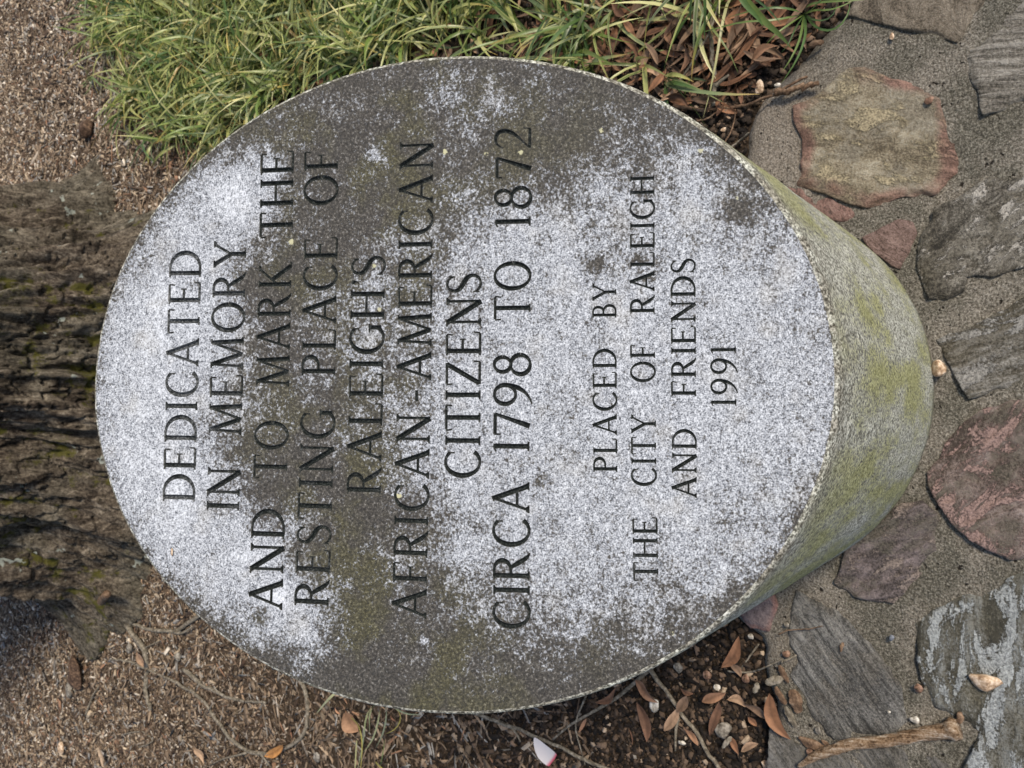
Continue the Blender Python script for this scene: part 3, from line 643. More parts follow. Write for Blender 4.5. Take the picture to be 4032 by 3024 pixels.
# ------------------------------------------------------------------ loose bits
def attr_mat(name, rough=.85, spec=.25, trans=0., nsc=240, amt=.35):
    a = M(name, rough, spec); v = a.obj(); n = a.noise(v, nsc, 3, .65)
    col = a.at('tint', 'Color'); c = a.mix(a.ss(n, .3, .7, 1 - amt, 1 + amt * .0), (0, 0, 0), col)
    a.out(c, a.bump(n, .4, .002))
    if trans:
        tr = a.n('ShaderNodeBsdfTranslucent'); a.L(c, tr.inputs['Color']); mx = a.n('ShaderNodeMixShader'); mx.inputs[0].default_value = trans
        a.L(a.b.outputs[0], mx.inputs[1]); a.L(tr.outputs[0], mx.inputs[2]); a.L(mx.outputs[0], a.t.nodes['Material Output'].inputs[0])
    return a.m
CHIP, LEAFM, BLADE = attr_mat('wood_chip'), attr_mat('dry_leaf', .7, .3, .18, 120, .3), attr_mat('grass_blade', .38, .55, .3, 60, .15)
def in_view(P, m=250):
    x, y = to_px(P); return (x > -m) & (x < 4032 + m) & (y > -m) & (y < 3024 + m)
def free(x, y): return (np.hypot(x, y) > R + .004) & ~pin(x, y, pav)
def trunk_r(x, y):
    """rough radius of the trunk foot in the direction of a point"""
    t = np.arctan2(y - TC[1], x - TC[0]) % (2 * np.pi); i = (t / (2 * np.pi) * nt_).astype(int) % nt_; zr = int(np.argmin(np.abs(zlev - .02)))
    return rad[zr][i]
def scatter(n, xr, yr, acc=None):
    x = RNG.uniform(*xr, n); y = RNG.uniform(*yr, n); P_ = np.c_[x, y, gz(x, y)]
    k = in_view(P_) & free(x, y) & (np.hypot(x - TC[0], y - TC[1]) > trunk_r(x, y) - .01)
    if acc is not None: k &= RNG.random(n) < acc(x, y)
    return P_[k]
def box_bits(P_, Ln, Wd, Ht, tint, name, label=None, tilt=.25, dirb=None):
    n = len(P_); a = RNG.uniform(0, np.pi, n) if dirb is None else dirb
    tl = RNG.normal(0, tilt, n); rl = RNG.normal(0, .5, n)
    ax = np.stack([np.cos(a) * np.cos(tl), np.sin(a) * np.cos(tl), np.sin(tl)], -1)
    sd = np.stack([-np.sin(a) * np.cos(rl), np.cos(a) * np.cos(rl), np.sin(rl)], -1); up = np.cross(ax, sd)
    C = np.array([(-1, -1, -1), (1, -1, -1), (1, 1, -1), (-1, 1, -1), (-1, -1, 1), (1, -1, 1), (1, 1, 1), (-1, 1, 1)], float)
    J = 1 + RNG.uniform(-.45, .25, (n, 8, 3)); bend = RNG.normal(0, .25, n)
    q = C[None] * J / 2
    pos = P_[:, None] + q[:, :, 0:1] * Ln[:, None, None] * ax[:, None] + (q[:, :, 1:2] * Wd[:, None, None]) * sd[:, None] + q[:, :, 2:3] * Ht[:, None, None] * up[:, None]
    pos[:, :, 2] += (Ht * .3)[:, None]
    Fq = np.array([(4, 5, 6, 7), (0, 1, 5, 4), (1, 2, 6, 5), (2, 3, 7, 6), (3, 0, 4, 7)])
    F = (np.arange(n)[:, None, None] * 8 + Fq[None]).reshape(-1, 4)
    me = mesh(name, pos.reshape(-1, 3), F, [CHIP], smooth=False); attr(me, 'tint', np.repeat(tint, 8, 0))
    o = ob(name, me); o['kind'] = 'stuff'
    if label: o['label'] = label
    return o
def palette(n, cols, w, jit=.25):
    c = np.array(cols)[RNG.choice(len(cols), n, p=np.array(w) / sum(w))]; return np.clip(c * RNG.uniform(1 - jit, 1 + jit, (n, 1)), 0, 1)
# mulch farther off, pale and dense
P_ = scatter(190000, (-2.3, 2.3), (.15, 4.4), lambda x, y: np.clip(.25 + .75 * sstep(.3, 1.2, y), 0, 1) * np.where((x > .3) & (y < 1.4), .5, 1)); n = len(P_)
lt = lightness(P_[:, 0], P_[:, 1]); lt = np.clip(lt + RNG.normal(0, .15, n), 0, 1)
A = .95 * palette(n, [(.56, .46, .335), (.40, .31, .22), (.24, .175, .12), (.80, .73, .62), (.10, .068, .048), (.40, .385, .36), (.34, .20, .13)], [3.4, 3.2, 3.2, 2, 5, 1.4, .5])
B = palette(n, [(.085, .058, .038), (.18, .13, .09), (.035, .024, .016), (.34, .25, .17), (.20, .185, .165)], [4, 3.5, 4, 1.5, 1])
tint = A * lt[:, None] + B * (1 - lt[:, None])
Ln = RNG.lognormal(math.log(.0175), .5, n); Wd = np.clip(RNG.lognormal(math.log(.0042), .4, n), .0018, .013); Ht = Wd * RNG.uniform(.35, .8, n)
Ln = np.clip(Ln, .006, .06)
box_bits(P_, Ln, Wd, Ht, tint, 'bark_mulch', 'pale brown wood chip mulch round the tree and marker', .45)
print('mulch', n)
P_ = scatter(16000, (-1.9, 1.5), (.3, 3.2), lambda x, y: np.where((x > .3) & (y < 1.5), .3, 1)); n = len(P_); P_[:, 2] += .004
tint = palette(n, [(.30, .23, .165), (.20, .15, .105), (.12, .085, .06), (.42, .36, .29), (.30, .29, .27), (.32, .19, .12), (.05, .035, .026)], [3, 4, 4, 1.2, 2, .8, 3], .3)
box_bits(P_, np.clip(RNG.lognormal(math.log(.034), .45, n), .015, .09), np.clip(RNG.lognormal(math.log(.0042), .5, n), .0018, .013), np.full(n, .0026), tint, 'shredded_bark', 'long brown and grey shreds of bark lying on the mulch', .16)
# fresh dark soil crumbs near the marker
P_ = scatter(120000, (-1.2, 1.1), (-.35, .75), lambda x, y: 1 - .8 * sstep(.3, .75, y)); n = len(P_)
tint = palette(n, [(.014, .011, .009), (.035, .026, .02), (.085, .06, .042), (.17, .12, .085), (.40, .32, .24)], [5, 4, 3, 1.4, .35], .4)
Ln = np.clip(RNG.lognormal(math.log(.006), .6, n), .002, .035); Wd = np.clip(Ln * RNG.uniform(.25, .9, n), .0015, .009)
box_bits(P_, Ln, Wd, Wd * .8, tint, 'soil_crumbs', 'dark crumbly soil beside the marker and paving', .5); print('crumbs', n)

# ---- tubes (twigs, sticks)
def wood_mat(name, c0, c1, c2, sc=60):
    a = M(name, .9, .2); v = a.obj(); n = a.noise(v, sc, 6, .7); return a.out(a.ramp(n, [(.35, c0), (.5, c1), (.65, c2)]), a.bump(n, .8, .003))
TWG = wood_mat('grey_twig', (.07, .06, .045), (.17, .15, .115), (.32, .29, .24), 110)
TWB = wood_mat('brown_twig', (.06, .038, .025), (.14, .09, .058), (.27, .19, .13), 110)
def tube(path, rads, seg_=7, rough=0., seed=0, cap=True):
    path = np.array(path, float); t = np.gradient(path, axis=0); t /= np.linalg.norm(t, axis=1)[:, None] + 1e-9
    up = np.array([0, 0, 1.]); s_ = np.cross(t, up); s_ /= np.linalg.norm(s_, axis=1)[:, None] + 1e-9; w_ = np.cross(s_, t)
    a = np.linspace(0, 2 * np.pi, seg_, endpoint=False); V_ = []
    for i in range(len(path)):
        k = 1 + (rough * (fbm(np.cos(a) * 1.5 + 5, np.sin(a) * 1.5 + 5, i * .35, seed, 3) - .5) * 2 if rough else 0)
        V_.append(path[i] + (np.cos(a) * rads[i] * k)[:, None] * s_[i] + (np.sin(a) * rads[i] * k)[:, None] * w_[i])
    V_ = np.concatenate(V_); n = len(path); F_ = [(i * seg_ + j, i * seg_ + (j + 1) % seg_, (i + 1) * seg_ + (j + 1) % seg_, (i + 1) * seg_ + j) for i in range(n - 1) for j in range(seg_)]
    F_ = [tuple(q) for q in F_]
    if cap: F_ += [tuple(range(seg_))[::-1], tuple((n - 1) * seg_ + j for j in range(seg_))]
    return V_, F_
def resample(pts, n):
    pts = np.array(pts, float); d = np.r_[0, np.cumsum(np.linalg.norm(np.diff(pts, axis=0), axis=1))]; t = np.linspace(0, d[-1], n)
    o = np.stack([np.interp(t, d, pts[:, i]) for i in range(3)], -1)
    for _ in range(2): o[1:-1] = (o[:-2] + 2 * o[1:-1] + o[2:]) / 4
    return o
def twig(f, pts, r0, r1, label, group='fallen twigs', mat=None, zs=None, branches=(), name='twig', cat='twig', n=24, rough=.25):
    w = []
    for i, p in enumerate(pts):
        z0 = 0.0 if False else None; q = ground(*f(*p), -.012); h = gz(q[0], q[1]) if not pin(np.array([q[0]]), np.array([q[1]]), pav)[0] else np.array(.003)
        zz = float(h) + .010 + (zs[i] if zs else .004 * math.sin(i * 2.1))
        w.append(ground(*f(*p), zz))
    w = resample(w, n); base = w[0].copy(); base[2] = w[:, 2].min()
    wv = (fbm(np.arange(n) * .5, 3.3, r0 * 900 + len(label), 12, 3) - .5)[:, None] * r0 * 3 * np.array([1, -1, .3]); w = w + wv
    V_, F_ = tube(w - base, np.linspace(r0, r1, n), 8, rough, int(r0 * 1e5))
    me = mesh(name, V_, F_, [mat or TWG]); o = tag(ob(name, me, loc=base), label, cat, group)
    for bp in branches:
        bw = resample([ground(*f(*p), float(w[:, 2].mean()) + .003 * k) for k, p in enumerate(bp)], 10)
        V_, F_ = tube(bw - base, np.linspace(r1 * 1.1, r1 * .5, 10), 6); ob('side_shoot', mesh('side_shoot', V_, F_, [mat or TWG]), o)
    return o
twig(z4, [(60, 340), (90, 375), (160, 460), (230, 560), (300, 640), (380, 770), (450, 870), (515, 952), (600, 1080)], .0046, .0035, 'long grey twig running from under the marker past the orange leaves', branches=[[(262, 640), (245, 720), (243, 850)]])
twig(z4, [(745, 205), (690, 280), (635, 360)], .0018, .0012, 'short straight twig in the dark soil beside the lower left paving edge')
twig(z4, [(555, 370), (640, 378), (700, 375), (780, 350), (890, 295)], .0017, .0013, 'thin twig crossing from soil onto the paving edge')
twig(z4, [(885, 318), (920, 300), (965, 278)], .0022, .0018, 'stubby pale twig beside the acorn on the paving')
twig(z4, [(860, 152), (920, 122), (1000, 120), (1060, 115), (1130, 98)], .0011, .0008, 'hair-thin dark twig lying on the blue grey flagstone', mat=TWB)
twig(r7, [(800, 1270), (880, 1318), (1100, 1390), (1300, 1470), (1500, 1570), (1700, 1659), (1900, 1750)], .0042, .0035, 'grey twig passing just beside the white petal', branches=[[(1100, 1390), (1140, 1440), (1160, 1490)]])
twig(r7, [(2010, 1010), (1930, 1080), (1780, 1210), (1600, 1310), (1480, 1380), (1370, 1475)], .004, .0022, 'forked twig coming out from under the marker rim', branches=[[(1590, 1180), (1545, 1290), (1500, 1380), (1540, 1490), (1580, 1640)]])
twig(r7, [(1220, 1290), (1360, 1292), (1500, 1302)], .0015, .001, 'hair-thin reddish twig parallel to the marker rim', mat=TWB)
twig(r6, [(1930, 1060), (1970, 1140), (2000, 1250), (1990, 1420), (1900, 1510), (1760, 1570), (1640, 1560), (1520, 1500), (1400, 1340), (1290, 1190), (1150, 1110), (1000, 1040), (860, 970), (720, 960)], .0065, .0035, 'longest curved twig looping over the mulch beneath the orange leaf', n=60, branches=[[(1600, 1560), (1440, 1600), (1360, 1640)], [(1690, 1570), (1760, 1660)]])
twig(r6, [(1190, 1020), (1300, 1110), (1440, 1190), (1600, 1230), (1720, 1242)], .007, .003, 'grey bent twig inside the loop of the longest twig')
twig(r6, [(1330, 640), (1250, 700), (1180, 745), (1130, 775), (1000, 765), (900, 742), (820, 700)], .008, .005, 'thick grey twig between the marker rim and the root flare', branches=[[(1130, 780), (1180, 790), (1250, 740)]])
twig(r6, [(595, 675), (630, 620), (660, 575), (695, 530)], .016, .012, 'short dark stick leaning on the foot of the trunk', mat=TWB, zs=[0, .03, .07, .12])
twig(r6, [(800, 1440), (870, 1425), (930, 1420), (1000, 1480), (950, 1510), (900, 1522)], .0028, .002, 'small hooked pale twig on the mulch', mat=TWG)
twig(r6, [(940, 880), (1000, 850), (1075, 818)], .0022, .0016, 'short straight pale twig on the mulch near the marker')
twig(r6, [(555, 1315), (600, 1190), (640, 1130)], .004, .003, 'short pale twig in the shaded mulch beyond the grey stone')
twig(r6, [(820, 720), (930, 880), (960, 1020), (940, 1150), (975, 1280)], .010, .006, 'flat splinter of grey wood lying in the mulch', mat=TWG, rough=.5)
twig(r3, [(170, -120), (180, 0), (180, 250), (195, 400), (207, 480), (200, 690)], .0033, .0042, 'upright grey lichened twig across the pile of brown leaves', zs=[.06, .05, .03, .02, .01, 0], branches=[[(212, 560), (245, 525), (300, 485)]])
twig(r3, [(-60, 690), (0, 695), (180, 715), (380, 690), (560, 625), (700, 545), (815, 490)], .0038, .0022, 'long dark twig from the marker to the paving corner', mat=TWB)
twig(r3, [(590, 612), (700, 585), (800, 555), (880, 540)], .0065, .004, 'frayed strip of brown bark at the paving corner', mat=TWB, rough=.5)
twig(r3, [(80, 790), (160, 770), (230, 720), (275, 690)], .0019, .0013, 'thin brown twig below the pile of leaves', mat=TWB)
twig(r3, [(272, 925), (310, 860), (335, 790), (342, 700)], .0018, .0011, 'thin arched twig on dark soil near the marker rim', mat=TWB)
twig(r3, [(308, 960), (370, 910), (425, 865)], .002, .0014, 'short twig at the narrow gap between marker and mortar', mat=TWG)
twig(r3, [(-40, 560), (0, 500), (80, 380), (180, 200), (240, 0), (260, -60)], .0022, .0016, 'slender pale stalk arching over the brown leaves', zs=[.01, .02, .03, .04, .05, .05])
twig(r1, [(650, 680), (660, 480), (700, 300), (690, 60), (680, 0)], .005, .003, 'dark twig at the ragged edge of the grass', mat=TWG)
twig(r1, [(850, 560), (740, 660), (640, 750), (540, 800)], .005, .003, 'thin twig leaning from the grass towards the root', mat=TWG)

# big dead stick on the paving
sp = [(745, 1655), (860, 1580), (980, 1540), (1100, 1500), (1280, 1492), (1450, 1466), (1600, 1440), (1790, 1418)]
wv = resample([ground(*r8(*p), .016) for p in sp], 70); wv[:, 2] = .012 + .004 * np.sin(np.linspace(0, 5, 70))
rads = np.interp(np.linspace(0, 1, 70), [0, .12, .3, .5, .8, .93, .965, 1], [.0035, .007, .009, .0085, .0105, .012, .0165, .013])
V_, F_ = tube(wv - wv[0], rads, 20, .3, 5)
a = M('dead_stick', .9, .2); v_ = a.mapv(a.mapv(a.obj(), rot=(0, 0, -.22)), scale=(12, 1, 12)); n_ = a.noise(v_, 14, 5, .7, .3); g_ = a.noise(a.obj(), 300, 3)
c_ = a.ramp(a.math('ADD', a.math('MULTIPLY', n_, .7), a.math('MULTIPLY', g_, .3)), [(.38, (.06, .036, .02)), (.47, (.21, .14, .085)), (.56, (.33, .26, .19)), (.64, (.55, .49, .42))])
STK = a.out(c_, a.bump(n_, 1, .004))
tag(ob('dead_stick', mesh('dead_stick', V_, F_, [STK]), loc=wv[0]), 'weathered dead stick with a ragged knob end lying on the flagstones', 'stick')

# ---- leaves
def leaf_geo(L, Wd, curl, seed, n=9):
    rs = np.random.default_rng(seed); t = np.linspace(0, 1, n); w = Wd * np.sin(np.pi * t ** .9) ** .72 * .5; w[0] = w[-1] = Wd * .02
    bend = rs.normal(0, .12); y0 = L * bend * np.sin(np.pi * t); z0 = curl * L * (4 * (t - .5) ** 2) * rs.uniform(.2, 1) + L * .03 * np.sin(t * 7 + seed)
    tw = rs.normal(0, .5) * (t - .5) * 2; x = (t - .5) * L; V_ = []
    for i in range(n):
        for s_, lift in ((-1, .32), (-.5, .08), (0, 0), (.5, .08), (1, .32)):
            dy = s_ * w[i]; dz = lift * w[i] * 1.3
            V_.append((x[i], y0[i] + dy * math.cos(tw[i]) - dz * math.sin(tw[i]), z0[i] + dy * math.sin(tw[i]) + dz * math.cos(tw[i])))
    V_ = np.array(V_); V_[:, 2] -= V_[:, 2].min()
    F_ = [(i * 5 + j, (i + 1) * 5 + j, (i + 1) * 5 + j + 1, i * 5 + j + 1) for i in range(n - 1) for j in range(4)]
    return V_, np.array(F_)
BRN = [(.33, .170, .095), (.38, .215, .13), (.22, .12, .075), (.48, .32, .21), (.28, .185, .125)]
def leaf_obj(a_, b_, width, label, group, seed, lift=.006, tintc=None, curl=.1, on=0.0):
    A_ = np.array(a_); B_ = np.array(b_); c = (A_ + B_) / 2; L = np.hypot(*(B_ - A_)[:2])
    V_, F_ = leaf_geo(L, width, curl, seed); me = mesh('fallen_leaf', V_, F_, [LEAFM]); t = np.array(tintc or BRN[seed % 5])
    jj = np.outer(np.linspace(.75, 1.15, 9), [1.08, 1, .62, .95, 1.1]).ravel() * np.random.default_rng(seed).uniform(.82, 1.12, 45); attr(me, 'tint', np.clip(np.outer(jj, t), 0, 1))
    rs = np.random.default_rng(seed + 99)
    return tag(ob('fallen_leaf', me, loc=(c[0], c[1], c[2]), rot=(rs.normal(0, .18), rs.normal(0, .10), math.atan2(*(B_ - A_)[:2][::-1]))), label, 'leaf', group)
def lf(f, a, b, wpx, label, seed, group='single brown leaves on the dark soil', **k):
    z = -.006
    A_ = ground(*f(*a), z); B_ = ground(*f(*b), z)
    if pin(np.array([A_[0]]), np.array([A_[1]]), pav)[0]: z = .010; A_ = ground(*f(*a), z); B_ = ground(*f(*b), z)
    s = np.linalg.norm(A_ - CAM) / FPX * wpx
    return leaf_obj(A_, B_, s, label, group, seed, **k)
W4 = .6552
for i, (a, b, w, t) in enumerate([((525, 345), (622, 162), 62, 'rust brown leaf just below the marker rim in the dark soil'), ((405, 552), (548, 498), 52, 'pale tan leaf lying crossways above the grey stone'),
        ((455, 755), (522, 542), 48, 'upright dark orange leaf left of the grey and white stone'), ((560, 538), (668, 585), 44, 'small half leaf touching a longer orange leaf'), ((655, 555), (798, 652), 50, 'pointed orange leaf slanting towards the paving'),
        ((812, 498), (938, 778), 76, 'largest orange brown leaf lying over the paving edge'), ((0, 425), (155, 552), 62, 'curled orange leaf under the marker rim by the white stone'), ((12, 555), (72, 795), 60, 'long folded brown leaf beside the white stone'),
        ((182, 725), (262, 590), 52, 'tan leaf crossing the long grey twig'), ((262, 610), (318, 518), 56, 'short broad tan leaf touching the long grey twig'), ((580, 755), (625, 870), 36, 'small twisted leaf below the grey and white stone'),
        ((300, 700), (380, 815), 34, 'narrow red brown leaf next to the long grey twig'), ((272, 468), (355, 505), 28, 'tiny red brown leaf in the bare soil'), ((640, 855), (745, 805), 36, 'crumpled red leaf near the frame edge'), ((570, 325), (640, 405), 40, 'dull brown leaf half buried by the thin twig'), ((680, 645), (735, 700), 34, 'small dark red leaf by the soil edge')]):
    lf(z4, a, b, w * W4, t, 10 + i)
lf(r7, (1655, 1235), (1805, 1128), 42 * .6076, 'narrow orange leaf peeping out under the marker rim', 40)
lf(r7, (40, 1290), (112, 1420), 110 * .6076, 'broad tan leaf behind the striped grass blades', 41, tintc=(.42, .25, .15), curl=.2)
lf(r6, (1865, 1495), (1695, 1590), 50 * .6076, 'bright orange leaf lying on the looping twig', 42, tintc=(.70, .34, .11), curl=.1)
lf(r6, (870, 905), (960, 1000), 50 * .6076, 'rusty leaf in the mulch between root and marker', 43)
lf(r6, (1270, 1530), (1320, 1630), 40 * .6076, 'light tan leaf standing in the mulch near the frame edge', 44, tintc=(.55, .38, .25))
lf(r6, (650, 1520), (690, 1650), 36 * .6076, 'straw coloured leaf in the mulch', 45, tintc=(.55, .42, .30))
lf(r1, (870, 25), (990, 115), 40 * .6076, 'brown leaf caught on top of the dense grass', 46, curl=.3)
lf(r1, (1345, 230), (1425, 330), 36 * .6076, 'brown leaf stuck between long grass blades', 47)
# pile of brown leaves by the paving (the largest as single leaves, the rest joined)
variants = []
for k in range(14):
    V_, F_ = leaf_geo(.072 * random.uniform(.7, 1.25), .0142 * random.uniform(.75, 1.3), .10, 200 + k); me = mesh('fallen_leaf', V_, F_, [LEAFM]); t = np.array(BRN[k % 5])
    attr(me, 'tint', np.outer(np.outer(np.linspace(.8, 1.15, 9), [1.08, 1, .6, .95, 1.1]).ravel() * random.uniform(.65, 1.1), t)); variants.append(me)
PILE = [dd(*p) for p in [(1290, -60), (1400, -80), (1800, -80), (1760, 60), (1700, 110), (1650, 150), (1620, 200), (1560, 235), (1480, 230), (1420, 200), (1330, 165), (1200, 130), (1100, 105), (1180, 20)]]
PILEW = [ground(*p)[:2] for p in PILE]; cnt = 0
while cnt < 200:
    x, y = random.uniform(.30, .85), random.uniform(-.35, .6)
    if not pin(np.array([x]), np.array([y]), PILEW)[0] or math.hypot(x, y) < R + .035 or not free(np.array([x]), np.array([y]))[0]: continue
    o = ob('fallen_leaf', random.choice(variants), loc=(x, y, float(gz(x, y)) + random.uniform(.004, .03)), rot=(random.gauss(0, .4), random.gauss(0, .16), random.uniform(0, 6.28)))
    tag(o, 'brown willow-shaped leaf in the pile between grass and paving', 'leaf', 'brown leaves piled between the grass and the paving'); cnt += 1
def join_leaves(P_, name, label, zr, base=BRN, scale=1.):
    Vs, Fs, Ts, off = [], [], [], 0
    for p in P_:
        V_, F_ = leaf_geo(.058 * random.uniform(.6, 1.2) * scale, .012 * random.uniform(.7, 1.3) * scale, .12, random.randrange(10 ** 6), 6)
        a = random.uniform(0, 6.28); R_ = np.array(Matrix.Rotation(a, 3, 'Z') @ Matrix.Rotation(random.gauss(0, .35), 3, 'X') @ Matrix.Rotation(random.gauss(0, .25), 3, 'Y'))
        Vs.append(V_ @ R_.T + p + np.array([0, 0, random.uniform(*zr)])); Fs.append(F_ + off); off += len(V_); Ts.append(np.tile(np.array(random.choice(base)) * random.uniform(.6, 1.15), (len(V_), 1)))
    me = mesh(name, np.concatenate(Vs), np.concatenate(Fs), [LEAFM]); attr(me, 'tint', np.concatenate(Ts)); o = ob(name, me); o['kind'] = 'stuff'; o['label'] = label
GRASS = [dd(*p) for p in [(180, -200), (195, 60), (225, 95), (290, 120), (262, 190), (285, 260), (330, 300), (400, 330), (470, 330), (560, 280), (760, 170), (1040, 100), (1330, 160), (1430, 190), (1530, 160), (1600, 40), (1640, -60), (1560, -400), (200, -500)]]
GW = [ground(*p)[:2] for p in GRASS]
xs = RNG.uniform(.2, 2., 60000); ys = RNG.uniform(-.3, 3.4, 60000); k = pin(xs, ys, GW) & free(xs, ys) & (RNG.random(60000) < .14); xs, ys = xs[k], ys[k]
P_ = np.c_[xs, ys, gz(xs, ys)]; P_ = P_[in_view(P_, 200)]; P_ = P_[:1900]
join_leaves(P_, 'leaf_litter', 'brown dead leaves lying under the grass', (.002, .02))
P_ = scatter(900, (-1.2, 1.4), (.1, 3.), lambda x, y: .25); join_leaves(P_, 'scattered_leaf_litter', 'broken leaf bits strewn over the mulch', (.0, .01), [(.45, .25, .15), (.5, .35, .23), (.3, .16, .1)], .55)
x_, y_ = [], []
P_ = scatter(14000, (.3, .9), (-.35, .6), lambda x, y: pin(x, y, PILEW) * .14); join_leaves(P_[:260], 'leaf_fragments', 'small leaf fragments under the leaf pile', (.0, .01), BRN, .8)

# ---- grass
def blade_pts(base, az, lean, L, curl, n=7):
    t = np.linspace(0, 1, n); th_ = lean + curl * t; ds = L / (n - 1); dx = np.cumsum(np.r_[0, np.sin(th_[:-1])]) * ds; dz = np.cumsum(np.r_[0, np.cos(th_[:-1])]) * ds
    return np.stack([base[0] + dx * math.cos(az), base[1] + dx * math.sin(az), base[2] + dz], -1)
def blade_mesh(pts, w, twist, n):
    t = np.gradient(pts, axis=0); t /= np.linalg.norm(t, axis=1)[:, None] + 1e-9; s_ = np.cross(t, [0, 0, 1.]); nn = np.linalg.norm(s_, axis=1)[:, None]; s_ = s_ / (nn + 1e-6)
    u_ = np.cross(s_, t); k = np.linspace(0, 1, n); ww = w * (1 - k ** 3) ** .8 * (.55 + .9 * np.minimum(k * 3, .5)); ww[-1] = w * .05
    a = twist * k; s2 = s_ * np.cos(a)[:, None] + u_ * np.sin(a)[:, None]; nrm = np.cross(s2, t)
    V_ = np.stack([pts - s2 * ww[:, None] / 2, pts - nrm * ww[:, None] * .12, pts + s2 * ww[:, None] / 2], 1).reshape(-1, 3)
    F_ = [(i * 3 + j, i * 3 + j + 1, (i + 1) * 3 + j + 1, (i + 1) * 3 + j) for i in range(n - 1) for j in (0, 1)]
    return V_, F_
GCOL = [(.13, .20, .055), (.20, .27, .085), (.07, .13, .045), (.33, .37, .16), (.48, .50, .29), (.20, .27, .15), (.52, .46, .16), (.36, .27, .13)]
GWT = [5, 5, 4, 4, 2.5, 3, .6, .4]
def grass(tufts, name, label, nb=(5, 9), Ls=(.09, .22), wd=.0078):
    Vs, Fs, Ts, off = [], [], [], 0; n = 8
    for (x, y) in tufts:
        z = float(gz(x, y)); col0 = GCOL[RNG.choice(8, p=np.array(GWT) / sum(GWT))]; main = random.uniform(0, 6.28)
        for _ in range(random.randint(*nb)):
            az = main + random.gauss(0, 1.2); L = random.uniform(*Ls); lean = abs(random.gauss(.5, .35)); curl = random.uniform(.8, 2.4)
            p = blade_pts((x + random.gauss(0, .008), y + random.gauss(0, .008), z), az, lean, L, curl, n)
            p[:, 2] = np.maximum(p[:, 2], gz(p[:, 0], p[:, 1]) + .008 + .012 * random.random())
            side = np.cumsum(np.linspace(0, 2, n) * random.gauss(0, .0085)) ; p[:, 0] += -math.sin(az) * side; p[:, 1] += math.cos(az) * side
            rr_ = np.hypot(p[:, 0], p[:, 1]); bad = rr_ < R + .008
            if bad.any(): p[bad, :2] *= ((R + .01) / rr_[bad])[:, None]
            V_, F_ = blade_mesh(p, wd * random.uniform(.6, 1.35), random.gauss(0, .9), n)
            c = np.array(col0 if random.random() < .5 else GCOL[RNG.choice(8, p=np.array(GWT) / sum(GWT))]) * random.uniform(.75, 1.2)
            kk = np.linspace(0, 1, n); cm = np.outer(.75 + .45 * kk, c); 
            if random.random() < .3: tip = sstep(.7, 1, kk)[:, None]; cm = cm * (1 - tip) + np.array([.42, .30, .10]) * tip
            cm = np.repeat(cm, 3, 0)
            if random.random() < .35: cm[0::3] = cm[0::3] * .3 + np.array([.50, .52, .26]) * .7; cm[2::3] = cm[2::3] * .3 + np.array([.50, .52, .26]) * .7
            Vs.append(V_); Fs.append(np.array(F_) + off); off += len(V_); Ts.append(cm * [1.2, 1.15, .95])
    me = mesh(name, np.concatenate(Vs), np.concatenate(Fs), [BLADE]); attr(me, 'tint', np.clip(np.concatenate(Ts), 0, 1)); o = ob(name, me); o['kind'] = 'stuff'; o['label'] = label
    print(name, len(tufts), len(me.polygons))
xs = RNG.uniform(.2, 2.4, 40000); ys = RNG.uniform(-.3, 3.6, 40000); P_ = np.c_[xs, ys, 0 * xs]; pxx, pyy = to_px(P_)
k = pin(xs, ys, GW) & free(xs, ys) & (pyy > -700); dens = np.where(pxx / D < 900, .155, np.where(pxx / D < 1250, .11, .075)); dens *= .10 + 1.45 * sstep(.42, .58, fbm(xs * 8, ys * 8, 0, 71, 2))
edge = pdist(xs, ys, GW); dens = dens * (.35 + .65 * sstep(0, .15, edge)); k &= (RNG.random(40000) < dens); TF = list(zip(xs[k], ys[k]))
grass(TF, 'grass', 'dense arching green and straw striped grass beside the marker')
# separate clumps with each blade a part
def clump(label, bl, name='grass_clump', group=None):
    base = bl[0][0][0].copy(); root = tag(ob(name, None, loc=base), label, 'grass clump', group)
    for pts, w, c, stripe in bl:
        n = 12; p = resample(pts, n); V_, F_ = blade_mesh(p - base, w, random.gauss(0, .25), n); me = mesh('blade', V_, F_, [BLADE])
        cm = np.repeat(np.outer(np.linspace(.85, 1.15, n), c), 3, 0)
        if stripe: cm[0::3] = (.55, .56, .36); cm[2::3] = (.55, .56, .36)
        attr(me, 'tint', np.clip(cm, 0, 1)); ob('blade', me, root)
    return root
def bp(f, pts, zz, w, c, stripe=False):
    q = [ground(*f(*p), z) for p, z in zip(pts, zz)]; return (np.array(q), w, c, stripe)
G1, G2, G3, YL = (.10, .18, .05), (.17, .25, .07), (.07, .13, .045), (.50, .44, .10)
c0 = (790, 90)
def rb(f, c, pts, w, col, z=.01, hz=.05, st=False):
    n = len(pts) + 1; zz = [z - .02] + [hz * math.sin(math.pi * (i + 1) / (n + .3)) + .008 for i in range(n - 1)]; return bp(f, [c] + pts, zz, w, col, st)
